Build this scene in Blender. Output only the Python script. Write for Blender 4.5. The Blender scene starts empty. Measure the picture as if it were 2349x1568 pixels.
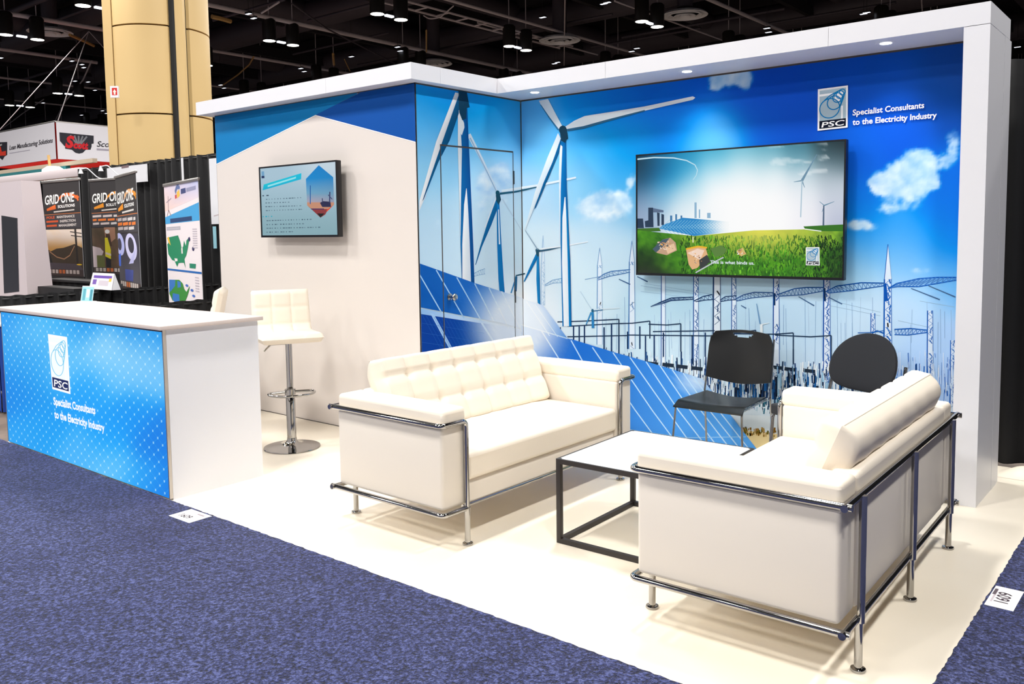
import bpy, bmesh, math, random
import numpy as np
from mathutils import Vector, Matrix, noise
from mathutils.geometry import tessellate_polygon
R = math.radians
random.seed(7)
SC = bpy.context.scene
COL = SC.collection

# ------------------------------------------------------------------ camera
FPX, CYP = 1978.73, 685.23
YAW, PIT, ROL = -0.6860, 0.0805, -0.0132
CAM = np.array([4.1935, -5.2584, 1.4658])
def cam_axes():
    cy, sy, cp, sp = math.cos(YAW), math.sin(YAW), math.cos(PIT), math.sin(PIT)
    f = np.array([sy*cp, cy*cp, -sp]); r = np.array([cy, -sy, 0.]); u = np.cross(r, f)
    cr, sr = math.cos(ROL), math.sin(ROL)
    return cr*r + sr*u, -sr*r + cr*u, f
CR, CU, CF = cam_axes()
cam = bpy.data.cameras.new('camera'); cam_o = bpy.data.objects.new('camera', cam); COL.objects.link(cam_o)
cam.sensor_fit = 'HORIZONTAL'; cam.sensor_width = 36; cam.lens = 36*FPX/2349
cam.shift_x = 0; cam.shift_y = -(784-CYP)/2349
cam.clip_start = .05; cam.clip_end = 400
M = Matrix.Identity(4)
for i in range(3):
    M[i][0], M[i][1], M[i][2], M[i][3] = CR[i], CU[i], -CF[i], CAM[i]
cam_o.matrix_world = M
SC.camera = cam_o
def ray(u, v): return CF + CR*(u-1174.5)/FPX - CU*(v-CYP)/FPX
def onplane(u, v, ax, val):
    d = ray(u, v); return CAM + d*((val-CAM[ax])/d[ax])
def onX(u, v, x): return onplane(u, v, 0, x)
def onY(u, v, y): return onplane(u, v, 1, y)
def onZ(u, v, z): return onplane(u, v, 2, z)

# ------------------------------------------------------------------ materials
def lin(c): return tuple((x/255/12.92 if x <= 10.31 else ((x/255+.055)/1.055)**2.4) for x in c[:3])
def mat(name, rgb, rough=.5, metal=0, emit=0, coat=0, spec=.5, bump=None, var=None, sheen=0):
    m = bpy.data.materials.new(name); m.use_nodes = True; nt = m.node_tree; b = nt.nodes['Principled BSDF']
    c = lin(rgb)+(1,)
    b.inputs['Base Color'].default_value = c; b.inputs['Roughness'].default_value = rough; b.inputs['Metallic'].default_value = metal
    b.inputs['Specular IOR Level'].default_value = spec
    if coat: b.inputs['Coat Weight'].default_value = coat; b.inputs['Coat Roughness'].default_value = .08
    if sheen: b.inputs['Sheen Weight'].default_value = sheen
    if emit:
        b.inputs['Emission Color'].default_value = c; b.inputs['Emission Strength'].default_value = emit
    tc = None
    if bump or var:
        tc = nt.nodes.new('ShaderNodeTexCoord')
    if var:      # (scale, other rgb, detail)
        n = nt.nodes.new('ShaderNodeTexNoise'); n.inputs['Scale'].default_value = var[0]; n.inputs['Detail'].default_value = var[2]
        nt.links.new(tc.outputs['Object'], n.inputs['Vector'])
        r = nt.nodes.new('ShaderNodeValToRGB'); r.color_ramp.elements[0].position = .35; r.color_ramp.elements[1].position = .65
        r.color_ramp.elements[0].color = c; r.color_ramp.elements[1].color = lin(var[1])+(1,)
        nt.links.new(n.outputs['Fac'], r.inputs['Fac']); nt.links.new(r.outputs['Color'], b.inputs['Base Color'])
    if bump:     # (scale, strength, distance)
        n = nt.nodes.new('ShaderNodeTexNoise'); n.inputs['Scale'].default_value = bump[0]; n.inputs['Detail'].default_value = 4
        nt.links.new(tc.outputs['Object'], n.inputs['Vector'])
        bp = nt.nodes.new('ShaderNodeBump'); bp.inputs['Strength'].default_value = bump[1]; bp.inputs['Distance'].default_value = bump[2]
        nt.links.new(n.outputs['Fac'], bp.inputs['Height']); nt.links.new(bp.outputs['Normal'], b.inputs['Normal'])
    return m
def ink_mat(name, rough=.55, emit=0, base=1., spec=.3, coat=0):
    """printed sheet or screen: the picture sits in the corner colours of the mesh"""
    m = bpy.data.materials.new(name); m.use_nodes = True; nt = m.node_tree; b = nt.nodes['Principled BSDF']
    a = nt.nodes.new('ShaderNodeVertexColor'); a.layer_name = 'ink'
    b.inputs['Roughness'].default_value = rough; b.inputs['Specular IOR Level'].default_value = spec
    if coat: b.inputs['Coat Weight'].default_value = coat; b.inputs['Coat Roughness'].default_value = .05
    if base > 0: nt.links.new(a.outputs['Color'], b.inputs['Base Color'])
    else: b.inputs['Base Color'].default_value = (.01, .01, .01, 1)
    if emit:
        nt.links.new(a.outputs['Color'], b.inputs['Emission Color']); b.inputs['Emission Strength'].default_value = emit
    return m

M_print = ink_mat('vinyl_print', .6, spec=.08)
M_panel = ink_mat('panel_print', .55, spec=.1)
M_screen = ink_mat('screen_glass', .12, emit=.95, base=0, spec=.5)
M_light = ink_mat('backlit_fabric', .6, emit=1.0, base=0, spec=.2)
M_banner = ink_mat('banner_print', .6)
M_core = mat('wall_core', (70, 62, 58), .6)
M_white = mat('white_laminate', (228, 228, 233), .35, bump=(3, .02, .002))
M_cream = mat('cream_floor_vinyl', (243, 234, 218), .38, spec=.35, var=(1.4, (238, 228, 210), 3), bump=(1.2, .12, .01))
M_leather = mat('white_leather', (238, 227, 211), .42, spec=.35, bump=(14, .10, .004))
M_leather2 = mat('white_leather_panel', (229, 220, 208), .4, spec=.35, bump=(9, .04, .003))
M_chrome = mat('chrome', (172, 170, 168), .08, 1)
M_steel = mat('dark_chrome', (150, 148, 148), .12, 1)
M_blackmetal = mat('black_powder_coat', (38, 33, 32), .45)
M_tabletop = mat('white_table_laminate', (245, 244, 244), .18, spec=.5)
M_plastic = mat('black_plastic', (15, 16, 18), .30, spec=.5, bump=(300, .05, .0005))
M_fabric = mat('black_upholstery', (24, 26, 33), .8, bump=(400, .2, .001), sheen=.1)
M_tvblack = mat('tv_bezel', (14, 15, 20), .3)
M_drape = mat('black_drape', (15, 15, 18), .85, sheen=.05, bump=(160, .2, .001))
M_concrete = mat('bare_concrete', (120, 104, 92), .7, var=(3.5, (88, 76, 68), 5))
M_bluecloth = mat('blue_table_skirt', (16, 62, 150), .8)
M_tan = mat('tan_column_panel', (210, 180, 124), .5, var=(.5, (202, 171, 115), 2))
M_ceil = mat('black_ceiling', (22, 20, 24), .9, var=(.3, (36, 32, 38), 4))
M_duct = mat('dark_duct', (72, 66, 74), .55)
M_pipe = mat('grey_conduit', (205, 195, 198), .5)
M_fixture = mat('fixture_body', (30, 27, 24), .5)
M_lamp = mat('lamp_lens', (255, 250, 235), .5, emit=9)
M_lamp2 = mat('dim_lamp_lens', (235, 240, 255), .5, emit=2.2)
M_vent = mat('vent_metal', (244, 246, 250), .4)
M_red = mat('red_fabric', (214, 30, 20), .7)
M_greypanel = mat('pale_grey_panel', (205, 192, 194), .5)
M_teal = mat('teal_board', (0, 100, 105), .6)
M_brushed = mat('brushed_dark_metal', (70, 70, 75), .35, .6)
M_paper = ink_mat('paper_print', .7)
M_alu = mat('aluminium', (190, 185, 182), .35, .9)
M_black = mat('matte_black', (16, 16, 17), .6)
M_glow = mat('downlight_lens', (255, 255, 255), .5, emit=14)
M_brass = mat('tan_bracket', (190, 150, 90), .5)
for m_ in (M_lamp, M_lamp2, M_glow, M_screen, M_light): m_.cycles.emission_sampling = 'NONE'
M_light.cycles.emission_sampling = 'AUTO'; M_screen.cycles.emission_sampling = 'AUTO'

def carpet_mat():
    m = bpy.data.materials.new('blue_carpet'); m.use_nodes = True; nt = m.node_tree; b = nt.nodes['Principled BSDF']
    tc = nt.nodes.new('ShaderNodeTexCoord')
    n1 = nt.nodes.new('ShaderNodeTexNoise'); n1.inputs['Scale'].default_value = 76; n1.inputs['Detail'].default_value = 3; n1.inputs['Roughness'].default_value = .75
    n2 = nt.nodes.new('ShaderNodeTexNoise'); n2.inputs['Scale'].default_value = 1.6; n2.inputs['Detail'].default_value = 4
    for n in (n1, n2): nt.links.new(tc.outputs['Object'], n.inputs['Vector'])
    r = nt.nodes.new('ShaderNodeValToRGB'); e = r.color_ramp.elements
    e[0].position = .36; e[0].color = lin((7, 10, 28))+(1,)
    e[1].position = .66; e[1].color = lin((90, 99, 150))+(1,)
    k = e.new(.5); k.color = lin((35, 42, 84))+(1,)
    nt.links.new(n1.outputs['Fac'], r.inputs['Fac'])
    mx = nt.nodes.new('ShaderNodeMix'); mx.data_type = 'RGBA'; mx.blend_type = 'MULTIPLY'; mx.inputs['Factor'].default_value = .55
    r2 = nt.nodes.new('ShaderNodeValToRGB'); r2.color_ramp.elements[0].position = .35; r2.color_ramp.elements[1].position = .65
    r2.color_ramp.elements[0].color = (.5, .55, .75, 1); r2.color_ramp.elements[1].color = (1, 1, 1, 1)
    nt.links.new(n2.outputs['Fac'], r2.inputs['Fac'])
    nt.links.new(r.outputs['Color'], mx.inputs[6]); nt.links.new(r2.outputs['Color'], mx.inputs[7]); nt.links.new(mx.outputs[2], b.inputs['Base Color'])
    b.inputs['Roughness'].default_value = .95; b.inputs['Specular IOR Level'].default_value = .1; b.inputs['Sheen Weight'].default_value = .15
    bp = nt.nodes.new('ShaderNodeBump'); bp.inputs['Strength'].default_value = .8; bp.inputs['Distance'].default_value = .012
    nt.links.new(n1.outputs['Fac'], bp.inputs['Height']); nt.links.new(bp.outputs['Normal'], b.inputs['Normal'])
    return m
M_carpet = carpet_mat()

# ------------------------------------------------------------------ objects and meshes
def tag(o, label, cat, group=None):
    o['label'] = label; o['category'] = cat
    if group: o['group'] = group
    return o
def struct(o): o['kind'] = 'structure'; return o
def thing(name, label, cat, loc=(0, 0, 0), rz=0, group=None):
    o = bpy.data.objects.new(name, None); COL.objects.link(o); o.empty_display_size = .1
    o.location = loc; o.rotation_euler = (0, 0, rz)
    return tag(o, label, cat, group)
class MB:
    """collects shapes, builds ONE mesh object"""
    def __init__(s): s.v = []; s.f = []; s.sm = []
    def add(s, vs, fs, smooth=False, xf=None):
        o = len(s.v)
        for p in vs:
            p = Vector(p)
            s.v.append(tuple(xf @ p) if xf else tuple(p))
        for f in fs: s.f.append([i+o for i in f]); s.sm.append(smooth)
        return s
    def box(s, x0, x1, y0, y1, z0, z1, xf=None):
        vs = [(x, y, z) for z in (z0, z1) for y in (y0, y1) for x in (x0, x1)]
        return s.add(vs, [(0, 2, 3, 1), (4, 5, 7, 6), (0, 1, 5, 4), (2, 6, 7, 3), (0, 4, 6, 2), (1, 3, 7, 5)], False, xf)
    def bm(s, b, smooth=True, xf=None):
        b.verts.ensure_lookup_table(); b.verts.index_update()
        s.add([v.co for v in b.verts], [[v.index for v in f.verts] for f in b.faces], smooth, xf); b.free(); return s
    def rbox(s, x0, x1, y0, y1, z0, z1, r=.01, seg=3, xf=None, crown=0, cuts=0):
        b = bmesh.new(); bmesh.ops.create_cube(b, size=1)
        cx, cy, cz = (x0+x1)/2, (y0+y1)/2, (z0+z1)/2
        for v in b.verts: v.co = (cx+v.co.x*(x1-x0), cy+v.co.y*(y1-y0), cz+v.co.z*(z1-z0))
        if cuts: bmesh.ops.subdivide_edges(b, edges=b.edges[:], cuts=cuts, use_grid_fill=True)
        es = [e for e in b.edges if len(e.link_faces) == 2 and e.calc_face_angle(0) > .5]
        bmesh.ops.bevel(b, geom=es, offset=r, segments=seg, profile=.5, affect='EDGES', clamp_overlap=True)
        if crown:
            for v in b.verts:
                if v.co.z > cz:
                    a = 1-min(1, abs(2*(v.co.x-cx)/(x1-x0)))**2; c = 1-min(1, abs(2*(v.co.y-cy)/(y1-y0)))**4
                    v.co.z += crown*a*c*(v.co.z-cz)/(z1-cz)
        return s.bm(b, True, xf)
    def tube(s, pts, r, n=12, closed=False, caps=True):
        pts = [Vector(p) for p in pts]; N = len(pts)
        rs = r if isinstance(r, (list, tuple)) else [r]*N
        ring = []; up = None; base = len(s.v)
        for i, p in enumerate(pts):
            if closed: t = pts[(i+1) % N]-pts[i-1]
            else: t = pts[min(i+1, N-1)]-pts[max(i-1, 0)]
            t.normalize()
            if up is None: up = Vector((0, 0, 1)) if abs(t.z) < .9 else Vector((1, 0, 0))
            a = up-t*up.dot(t)
            if a.length < 1e-5: a = t.orthogonal()
            a.normalize(); b = t.cross(a); up = a
            for k in range(n):
                w = 2*math.pi*k/n; s.v.append(tuple(p+(a*math.cos(w)+b*math.sin(w))*rs[i]))
        for i in range(N if closed else N-1):
            j = (i+1) % N
            for k in range(n):
                l = (k+1) % n
                s.f.append([base+i*n+k, base+i*n+l, base+j*n+l, base+j*n+k]); s.sm.append(True)
        if caps and not closed:
            s.f.append([base+k for k in range(n)][::-1]); s.sm.append(False)
            s.f.append([base+(N-1)*n+k for k in range(n)]); s.sm.append(False)
        return s
    def lathe(s, prof, n=32, c=(0, 0, 0), smooth=True):
        b = len(s.v)
        for (r, z) in prof:
            for k in range(n):
                w = 2*math.pi*k/n; s.v.append((c[0]+r*math.cos(w), c[1]+r*math.sin(w), c[2]+z))
        for i in range(len(prof)-1):
            for k in range(n):
                l = (k+1) % n; s.f.append([b+i*n+k, b+i*n+l, b+(i+1)*n+l, b+(i+1)*n+k]); s.sm.append(smooth)
        s.f.append([b+k for k in range(n)][::-1]); s.sm.append(False)
        s.f.append([b+(len(prof)-1)*n+k for k in range(n)]); s.sm.append(False)
        return s
    def prism(s, pts, z0, z1, smooth=False):
        b = len(s.v); n = len(pts)
        for z in (z0, z1):
            for p in pts: s.v.append((p[0], p[1], z))
        for k in range(n):
            l = (k+1) % n; s.f.append([b+k, b+l, b+n+l, b+n+k]); s.sm.append(smooth)
        for t in tessellate_polygon([[Vector((p[0], p[1], 0)) for p in pts]]):
            s.f.append([b+i for i in t]); s.sm.append(False); s.f.append([b+n+i for i in t]); s.sm.append(False)
        return s
    def sheet(s, fn, n, m, smooth=True, thick=None):
        """grid surface fn(i/n, j/m) -> point"""
        b = len(s.v)
        for j in range(m+1):
            for i in range(n+1): s.v.append(tuple(fn(i/n, j/m)))
        for j in range(m):
            for i in range(n):
                q = b+j*(n+1)+i; s.f.append([q, q+1, q+n+2, q+n+1]); s.sm.append(smooth)
        return s
    def build(s, name, m, parent=None):
        me = bpy.data.meshes.new(name); me.from_pydata(s.v, [], s.f); me.update()
        b = bmesh.new(); b.from_mesh(me); bmesh.ops.recalc_face_normals(b, faces=b.faces[:]); b.to_mesh(me); b.free()
        if len(me.polygons) == len(s.sm): me.polygons.foreach_set('use_smooth', s.sm)
        me.materials.append(m)
        try: me.set_sharp_from_angle(angle=R(50))
        except Exception: pass
        o = bpy.data.objects.new(name, me); COL.objects.link(o)
        if parent: o.parent = parent
        return o
def arc_pts(pts, r, n=6):
    """polyline with rounded corners"""
    pts = [Vector(p) for p in pts]; out = [pts[0]]
    for i in range(1, len(pts)-1):
        a, p, c = pts[i-1], pts[i], pts[i+1]
        d1 = (a-p).normalized(); d2 = (c-p).normalized(); ang = d1.angle(d2)
        if ang > 3.1: out.append(p); continue
        t = min(r/math.tan(ang/2), (a-p).length*.49, (c-p).length*.49)
        s, e = p+d1*t, p+d2*t
        for k in range(n+1):
            w = k/n; out.append((s*(1-w)+p*w)*(1-w)+(p*(1-w)+e*w)*w)
    out.append(pts[-1]); return out
def dup(root, loc, rz, label, group=None):
    r = root.copy(); COL.objects.link(r); r.location = loc; r.rotation_euler = (0, 0, rz); r['label'] = label
    if group: r['group'] = group
    for ch in list(root.children):
        c = ch.copy(); COL.objects.link(c); c.parent = r
        for g in list(ch.children):
            d = g.copy(); COL.objects.link(d); d.parent = c
    return r

# ------------------------------------------------------------------ printed sheets
FONT = {}
def glyph_tris(txt, bold=0, shear=0):
    k = (txt, bold, shear)
    if k in FONT: return FONT[k]
    c = bpy.data.curves.new('lettering', 'FONT'); c.body = txt; c.size = 1; c.offset = bold; c.shear = shear; c.resolution_u = 3
    o = bpy.data.objects.new('lettering', c); COL.objects.link(o); bpy.context.view_layer.update()
    me = bpy.data.meshes.new_from_object(o.evaluated_get(bpy.context.evaluated_depsgraph_get()))
    me.calc_loop_triangles()
    vs = np.array([v.co[:2] for v in me.vertices]); ts = [tuple(t.vertices) for t in me.loop_triangles]
    bpy.data.objects.remove(o); bpy.data.curves.remove(c); bpy.data.meshes.remove(me)
    FONT[k] = (vs, ts); return FONT[k]
class Print:
    """flat artwork: coloured triangles in a plane, map(u, v) -> plane (a, b)"""
    def __init__(s, fmap=None): s.map = fmap or (lambda u, v: (u, v)); s.t = []; s.L = 0; s.sub = 0; s.shade = None
    def layer(s): s.L += 1; s.sub = 0; return s
    def bump(s): s.sub = (s.sub+1) % 24
    def _c(s, c, p):
        c = lin(c); return s.shade(p, c) if s.shade else c
    def tri(s, ps, cs): s.t.append(([s.map(*p) for p in ps], [s._c(c, p) for c, p in zip(cs, ps)], s.L+s.sub/24))
    def poly(s, pts, c):
        cs = c if isinstance(c, list) else [c]*len(pts); s.bump()
        for t in tessellate_polygon([[Vector((p[0], p[1], 0)) for p in pts]]):
            s.tri([pts[i] for i in t], [cs[i] for i in t])
        return s
    def strip(s, L, Rr, cl, cr, n=1):
        """band between polylines L and Rr, colour cl at L to cr at Rr"""
        s.bump()
        for i in range(len(L)-1):
            for k in range(n):
                w0, w1 = k/n, (k+1)/n
                mix = lambda p, q, w: tuple(a*(1-w)+b*w for a, b in zip(p, q))
                a, b = mix(L[i], Rr[i], w0), mix(L[i], Rr[i], w1); c, d = mix(L[i+1], Rr[i+1], w1), mix(L[i+1], Rr[i+1], w0)
                ca, cb = mix(cl, cr, w0), mix(cl, cr, w1)
                s.tri([a, b, c], [ca, cb, cb]); s.tri([a, c, d], [ca, cb, ca])
        return s
    def line(s, pts, w, c, w2=None):
        w2 = w if w2 is None else w2; n = len(pts)
        for i in range(n-1):
            (x0, y0), (x1, y1) = pts[i], pts[i+1]; d = math.hypot(x1-x0, y1-y0) or 1
            nx, ny = -(y1-y0)/d/2, (x1-x0)/d/2
            wa = w+(w2-w)*i/max(1, n-1); wb = w+(w2-w)*(i+1)/max(1, n-1)
            q = [(x0+nx*wa, y0+ny*wa), (x1+nx*wb, y1+ny*wb), (x1-nx*wb, y1-ny*wb), (x0-nx*wa, y0-ny*wa)]
            s.bump(); s.tri(q[:3], [c]*3); s.tri([q[0], q[2], q[3]], [c]*3)
        return s
    def ell(s, cx, cy, rx, ry, c, n=24, rot=0):
        p = [(cx+rx*math.cos(t)*math.cos(rot)-ry*math.sin(t)*math.sin(rot), cy+rx*math.cos(t)*math.sin(rot)+ry*math.sin(t)*math.cos(rot)) for t in [2*math.pi*k/n for k in range(n)]]
        return s.poly(p, c)
    def ring(s, cx, cy, rx, ry, w, c, n=32):
        p = [(cx+rx*math.cos(2*math.pi*k/n), cy+ry*math.sin(2*math.pi*k/n)) for k in range(n+1)]
        return s.line(p, w, c)
    def grid(s, q, n, m, fn):
        """bilinear quad q (4 corners), colour fn(u, v)"""
        s.bump(); P = lambda i, j: tuple((q[0][k]*(1-i)+q[1][k]*i)*(1-j)+(q[3][k]*(1-i)+q[2][k]*i)*j for k in (0, 1))
        pts = [[P(i/n, j/m) for i in range(n+1)] for j in range(m+1)]
        cs = [[fn(*p) for p in row] for row in pts]
        for j in range(m):
            for i in range(n):
                a, b, c, d = (j, i), (j, i+1), (j+1, i+1), (j+1, i)
                for t in ((a, b, c), (a, c, d)):
                    s.tri([pts[x][y] for x, y in t], [cs[x][y] for x, y in t])
        return s
    def text(s, txt, p0, p1, hv, c, bold=0.0, shear=0.0):
        """letters from p0 to p1 along the baseline, capital height vector hv"""
        vs, ts = glyph_tris(txt, bold, shear)
        if not len(vs): return s
        s.bump()
        x0, x1 = vs[:, 0].min(), vs[:, 0].max(); cap = .73
        pt = lambda q: (p0[0]+(p1[0]-p0[0])*(q[0]-x0)/(x1-x0)+hv[0]*q[1]/cap, p0[1]+(p1[1]-p0[1])*(q[0]-x0)/(x1-x0)+hv[1]*q[1]/cap)
        for t in ts: s.tri([pt(vs[i]) for i in t], [c]*3)
        return s
    def build(s, name, origin, ua, ub, nn, m, parent=None, rects=None, eps=.0005, off=.0):
        ua, ub, nn, origin = Vector(ua), Vector(ub), Vector(nn), Vector(origin)
        V = []; F = []; C = []
        def clip(ps, cs, ax, val, sg):
            out, oc = [], []
            for i in range(len(ps)):
                p, q = ps[i], ps[(i+1) % len(ps)]; cp, cq = cs[i], cs[(i+1) % len(ps)]
                dp, dq = (p[ax]-val)*sg, (q[ax]-val)*sg
                if dp >= 0: out.append(p); oc.append(cp)
                if (dp >= 0) != (dq >= 0):
                    w = dp/(dp-dq); out.append(tuple(a+(b-a)*w for a, b in zip(p, q))); oc.append(tuple(a+(b-a)*w for a, b in zip(cp, cq)))
            return out, oc
        for ps, cs, L in s.t:
            for rc in (rects or [None]):
                qp, qc = ps, cs
                if rc:
                    a0, a1, b0, b1 = rc
                    if max(p[0] for p in ps) < a0 or min(p[0] for p in ps) > a1 or max(p[1] for p in ps) < b0 or min(p[1] for p in ps) > b1: continue
                    for ax, val, sg in ((0, a0, 1), (0, a1, -1), (1, b0, 1), (1, b1, -1)):
                        if len(qp) < 3: break
                        qp, qc = clip(qp, qc, ax, val, sg)
                    if len(qp) < 3: continue
                o = len(V)
                for p in qp: V.append(origin+ua*p[0]+ub*p[1]+nn*(L*eps+off))
                F.append(list(range(o, o+len(qp)))); C += qc
        me = bpy.data.meshes.new(name); me.from_pydata([tuple(v) for v in V], [], F); me.update()
        at = me.color_attributes.new('ink', 'FLOAT_COLOR', 'CORNER')
        arr = np.ones((len(C), 4), np.float32); arr[:, :3] = np.array(C, np.float32).reshape(-1, 3)
        if len(at.data) == len(C): at.data.foreach_set('color', arr.ravel())
        else:
            lv = np.zeros(len(me.loops), np.int32); me.loops.foreach_get('vertex_index', lv); at.data.foreach_set('color', arr[lv].ravel())
        me.materials.append(m)
        o = bpy.data.objects.new(name, me); COL.objects.link(o)
        if parent: o.parent = parent
        return o
def sstep(a, b, x):
    t = max(0., min(1., (x-a)/(b-a))); return t*t*(3-2*t)
def mixc(a, b, w): return tuple(x*(1-w)+y*w for x, y in zip(a, b))
def fbm(x, y, z=0, o=5): return noise.fractal(Vector((x, y, z)), .9, 2.1, o)
def idw(samples, sg=42.):
    U = np.array([s[0] for s in samples], float); V = np.array([s[1] for s in samples], float); Cc = np.array([s[2] for s in samples], float)
    def f(u, v):
        q = (U-u)**2+(V-v)**2; d = np.exp(-q/(2*sg*sg))+2e-5*(300/(q+300))**1.5; return tuple((Cc*d[:, None]).sum(0)/d.sum())
    return f

# ------------------------------------------------------------------ dimensions of the stand
H = 2.44; DC = 1.126; WC = 2.405; HB = 2.45; HT = 2.556
YF = -.381; YC = -DC-.124; XS = .09; XL = -2.48; WP = 3.159; WR = 3.278

def sbox(name, m, *a, parent=None):
    return struct(MB().box(*a).build(name, m, parent))

# ---- the PSC emblem in a unit frame: q maps (x 0..1, y 0..1.42 down) to artwork coordinates
def emblem(p, q, backlit=False):
    P = lambda pts: [q(*a) for a in pts]
    W = (255, 255, 255); G = (176, 196, 206) if not backlit else (246, 252, 255); B = (8, 128, 188) if not backlit else (120, 205, 240); K = (14, 20, 40) if not backlit else (6, 30, 92)
    p.layer().poly(P([(0, 0), (1, 0), (1, 1.42), (0, 1.42)]), W)
    p.layer().poly(P([(.06, .06), (.94, .06), (.94, 1.36), (.06, 1.36)]), G)
    p.layer().poly(P([(.06, .19), (.5, .19), (.5, .26), (.06, .26)]), W)
    p.poly(P([(.78, .66), (.84, .66), (.84, 1.1), (.78, 1.1)]), W)
    p.poly(P([(.6, .2), (.72, .12), (.86, .2), (.8, .42), (.7, .5), (.56, .4)]), W)
    p.layer()
    for cx, cy, r in ((.40, .70, .33), (.55, .53, .23), (.66, .37, .16), (.745, .28, .13), (.82, .20, .095)):
        pts = [q(cx+r*math.cos(t), cy+r*math.sin(t)) for t in [2*math.pi*k/36 for k in range(37)]]
        w = abs(q(.035, 0)[0]-q(0, 0)[0])
        p.line(pts, w, B)
    w = abs(q(.035, 0)[0]-q(0, 0)[0])
    p.line(P([(.22, .42), (.42, .26), (.77, .115)]), w, B); p.line(P([(.73, .72), (.84, .45), (.915, .2)]), w, B)
    p.layer().poly(P([(.06, 1.10), (.94, 1.10), (.94, 1.36), (.06, 1.36)]), K)
    a, b = q(.13, 1.325), q(.90, 1.325); c = q(.13, 1.14)
    p.layer().text('PSC', a, b, (c[0]-a[0], c[1]-a[1]), W, bold=.015, shear=.12)
def quadmap(tl, tr, br, bl, asp):
    def q(x, y):
        y = y/asp
        return tuple((tl[k]*(1-x)+tr[k]*x)*(1-y)+(bl[k]*(1-x)+br[k]*x)*y for k in (0, 1))
    return q

# ---- artwork of the mural: shared by the long wall and the side wall
GLOW = (1188, 745)
def glow(c, u, v, s=1.):
    d = math.hypot((u-GLOW[0])*1.05, v-GLOW[1])
    w = min(1, 1.12*max(0, 1-sstep(38, 150, d)))*s
    return mixc(c, (248, 252, 255), w)
sky_r = idw([(1205, 250, (105, 185, 240)), (1240, 330, (120, 195, 240)), (1230, 450, (190, 222, 243)), (1230, 560, (222, 238, 246)), (1250, 660, (222, 238, 246)), (1340, 240, (45, 150, 230)), (1400, 225, (15, 120, 218)), (1500, 215, (0, 108, 210)),
  (1600, 215, (0, 95, 205)), (1700, 230, (0, 85, 196)), (1800, 150, (0, 82, 192)), (1900, 150, (14, 84, 186)), (2060, 160, (30, 82, 178)), (2150, 130, (36, 76, 156)), (2190, 190, (34, 72, 146)), (2160, 250, (28, 76, 162)), (1800, 260, (0, 86, 198)), (1640, 300, (105, 188, 248)), (1640, 330, (130, 205, 250)),
  (1560, 290, (25, 130, 226)), (1740, 300, (0, 100, 210)), (1450, 320, (30, 145, 224)), (1360, 330, (75, 172, 236)), (1420, 400, (70, 165, 228)), (1330, 420, (150, 208, 240)), (1440, 480, (120, 185, 228)), (1400, 540, (205, 228, 242)), (1420, 600, (196, 222, 238)), (1350, 650, (216, 236, 245)),
  (1960, 360, (0, 98, 208)), (2080, 300, (0, 92, 205)), (2180, 400, (0, 110, 214)), (2170, 470, (14, 118, 218)), (1960, 470, (18, 118, 218)), (1975, 545, (66, 155, 232)), (2080, 540, (70, 158, 236)), (2180, 560, (30, 130, 222)), (1960, 620, (160, 206, 236)), (2070, 600, (140, 195, 240)), (2170, 640, (120, 185, 240)), (2100, 700, (195, 224, 250)), (2000, 700, (200, 225, 246)),
  (1700, 700, (182, 212, 232)), (1850, 720, (186, 214, 236)), (1500, 700, (186, 216, 232)), (1560, 660, (170, 205, 226)), (1600, 800, (196, 220, 236)), (1760, 800, (190, 216, 236)), (2150, 800, (180, 212, 250)), (2180, 900, (176, 206, 246)), (1900, 850, (196, 220, 242)), (1480, 800, (205, 228, 240)), (1760, 960, (214, 228, 238)), (1650, 900, (226, 236, 244))])
sky_l = idw([(958, 200, (24, 140, 222)), (1000, 215, (16, 134, 220)), (1030, 240, (20, 140, 222)), (958, 238, (70, 165, 230)), (965, 260, (120, 190, 236)), (1000, 300, (125, 192, 238)), (1110, 240, (28, 150, 226)), (1150, 262, (36, 158, 228)), (1185, 260, (90, 178, 234)), (1120, 290, (80, 176, 232)), (1180, 310, (120, 195, 240)), (1130, 330, (125, 198, 238)), (1040, 370, (140, 200, 238)),
  (985, 400, (150, 205, 236)), (1140, 400, (205, 230, 242)), (1000, 480, (182, 214, 234)), (1100, 480, (196, 224, 240)), (1150, 520, (214, 234, 244)), (985, 560, (186, 214, 234)), (1030, 580, (200, 224, 238)), (1110, 600, (214, 234, 245)), (1170, 620, (218, 236, 246)), (1180, 420, (190, 222, 242)), (1180, 500, (216, 236, 245))])
CLOUDS = [  # u, v, ru, rv, strength, white
  (2092, 392, 46, 42, 1.1), (2118, 362, 30, 24, .9), (2060, 412, 44, 30, 1.), (2028, 432, 38, 22, .8), (2010, 415, 22, 18, .7), (2130, 420, 26, 34, .8), (2075, 462, 40, 26, .55), (2030, 480, 34, 18, .4),
  (2186, 330, 26, 44, .55), (2170, 372, 20, 30, .4), (1676, 176, 46, 26, 1.1), (1640, 200, 18, 16, .6), (1712, 190, 14, 22, .5),
  (1390, 456, 46, 22, .9), (1352, 472, 32, 22, .8), (1420, 474, 34, 26, .7), (1372, 500, 60, 26, .5), (1470, 400, 24, 22, .5), (1445, 420, 12, 18, .6), (1990, 520, 40, 14, .5), (1960, 512, 30, 14, .5), (2110, 620, 34, 12, .45)]
CLOUDS_L = [(1142, 398, 30, 22, .9), (1142, 420, 44, 28, .8), (1110, 425, 24, 20, .6), (1152, 384, 12, 14, .7), (1125, 470, 50, 40, .5), (1000, 500, 40, 60, .3)]
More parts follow.
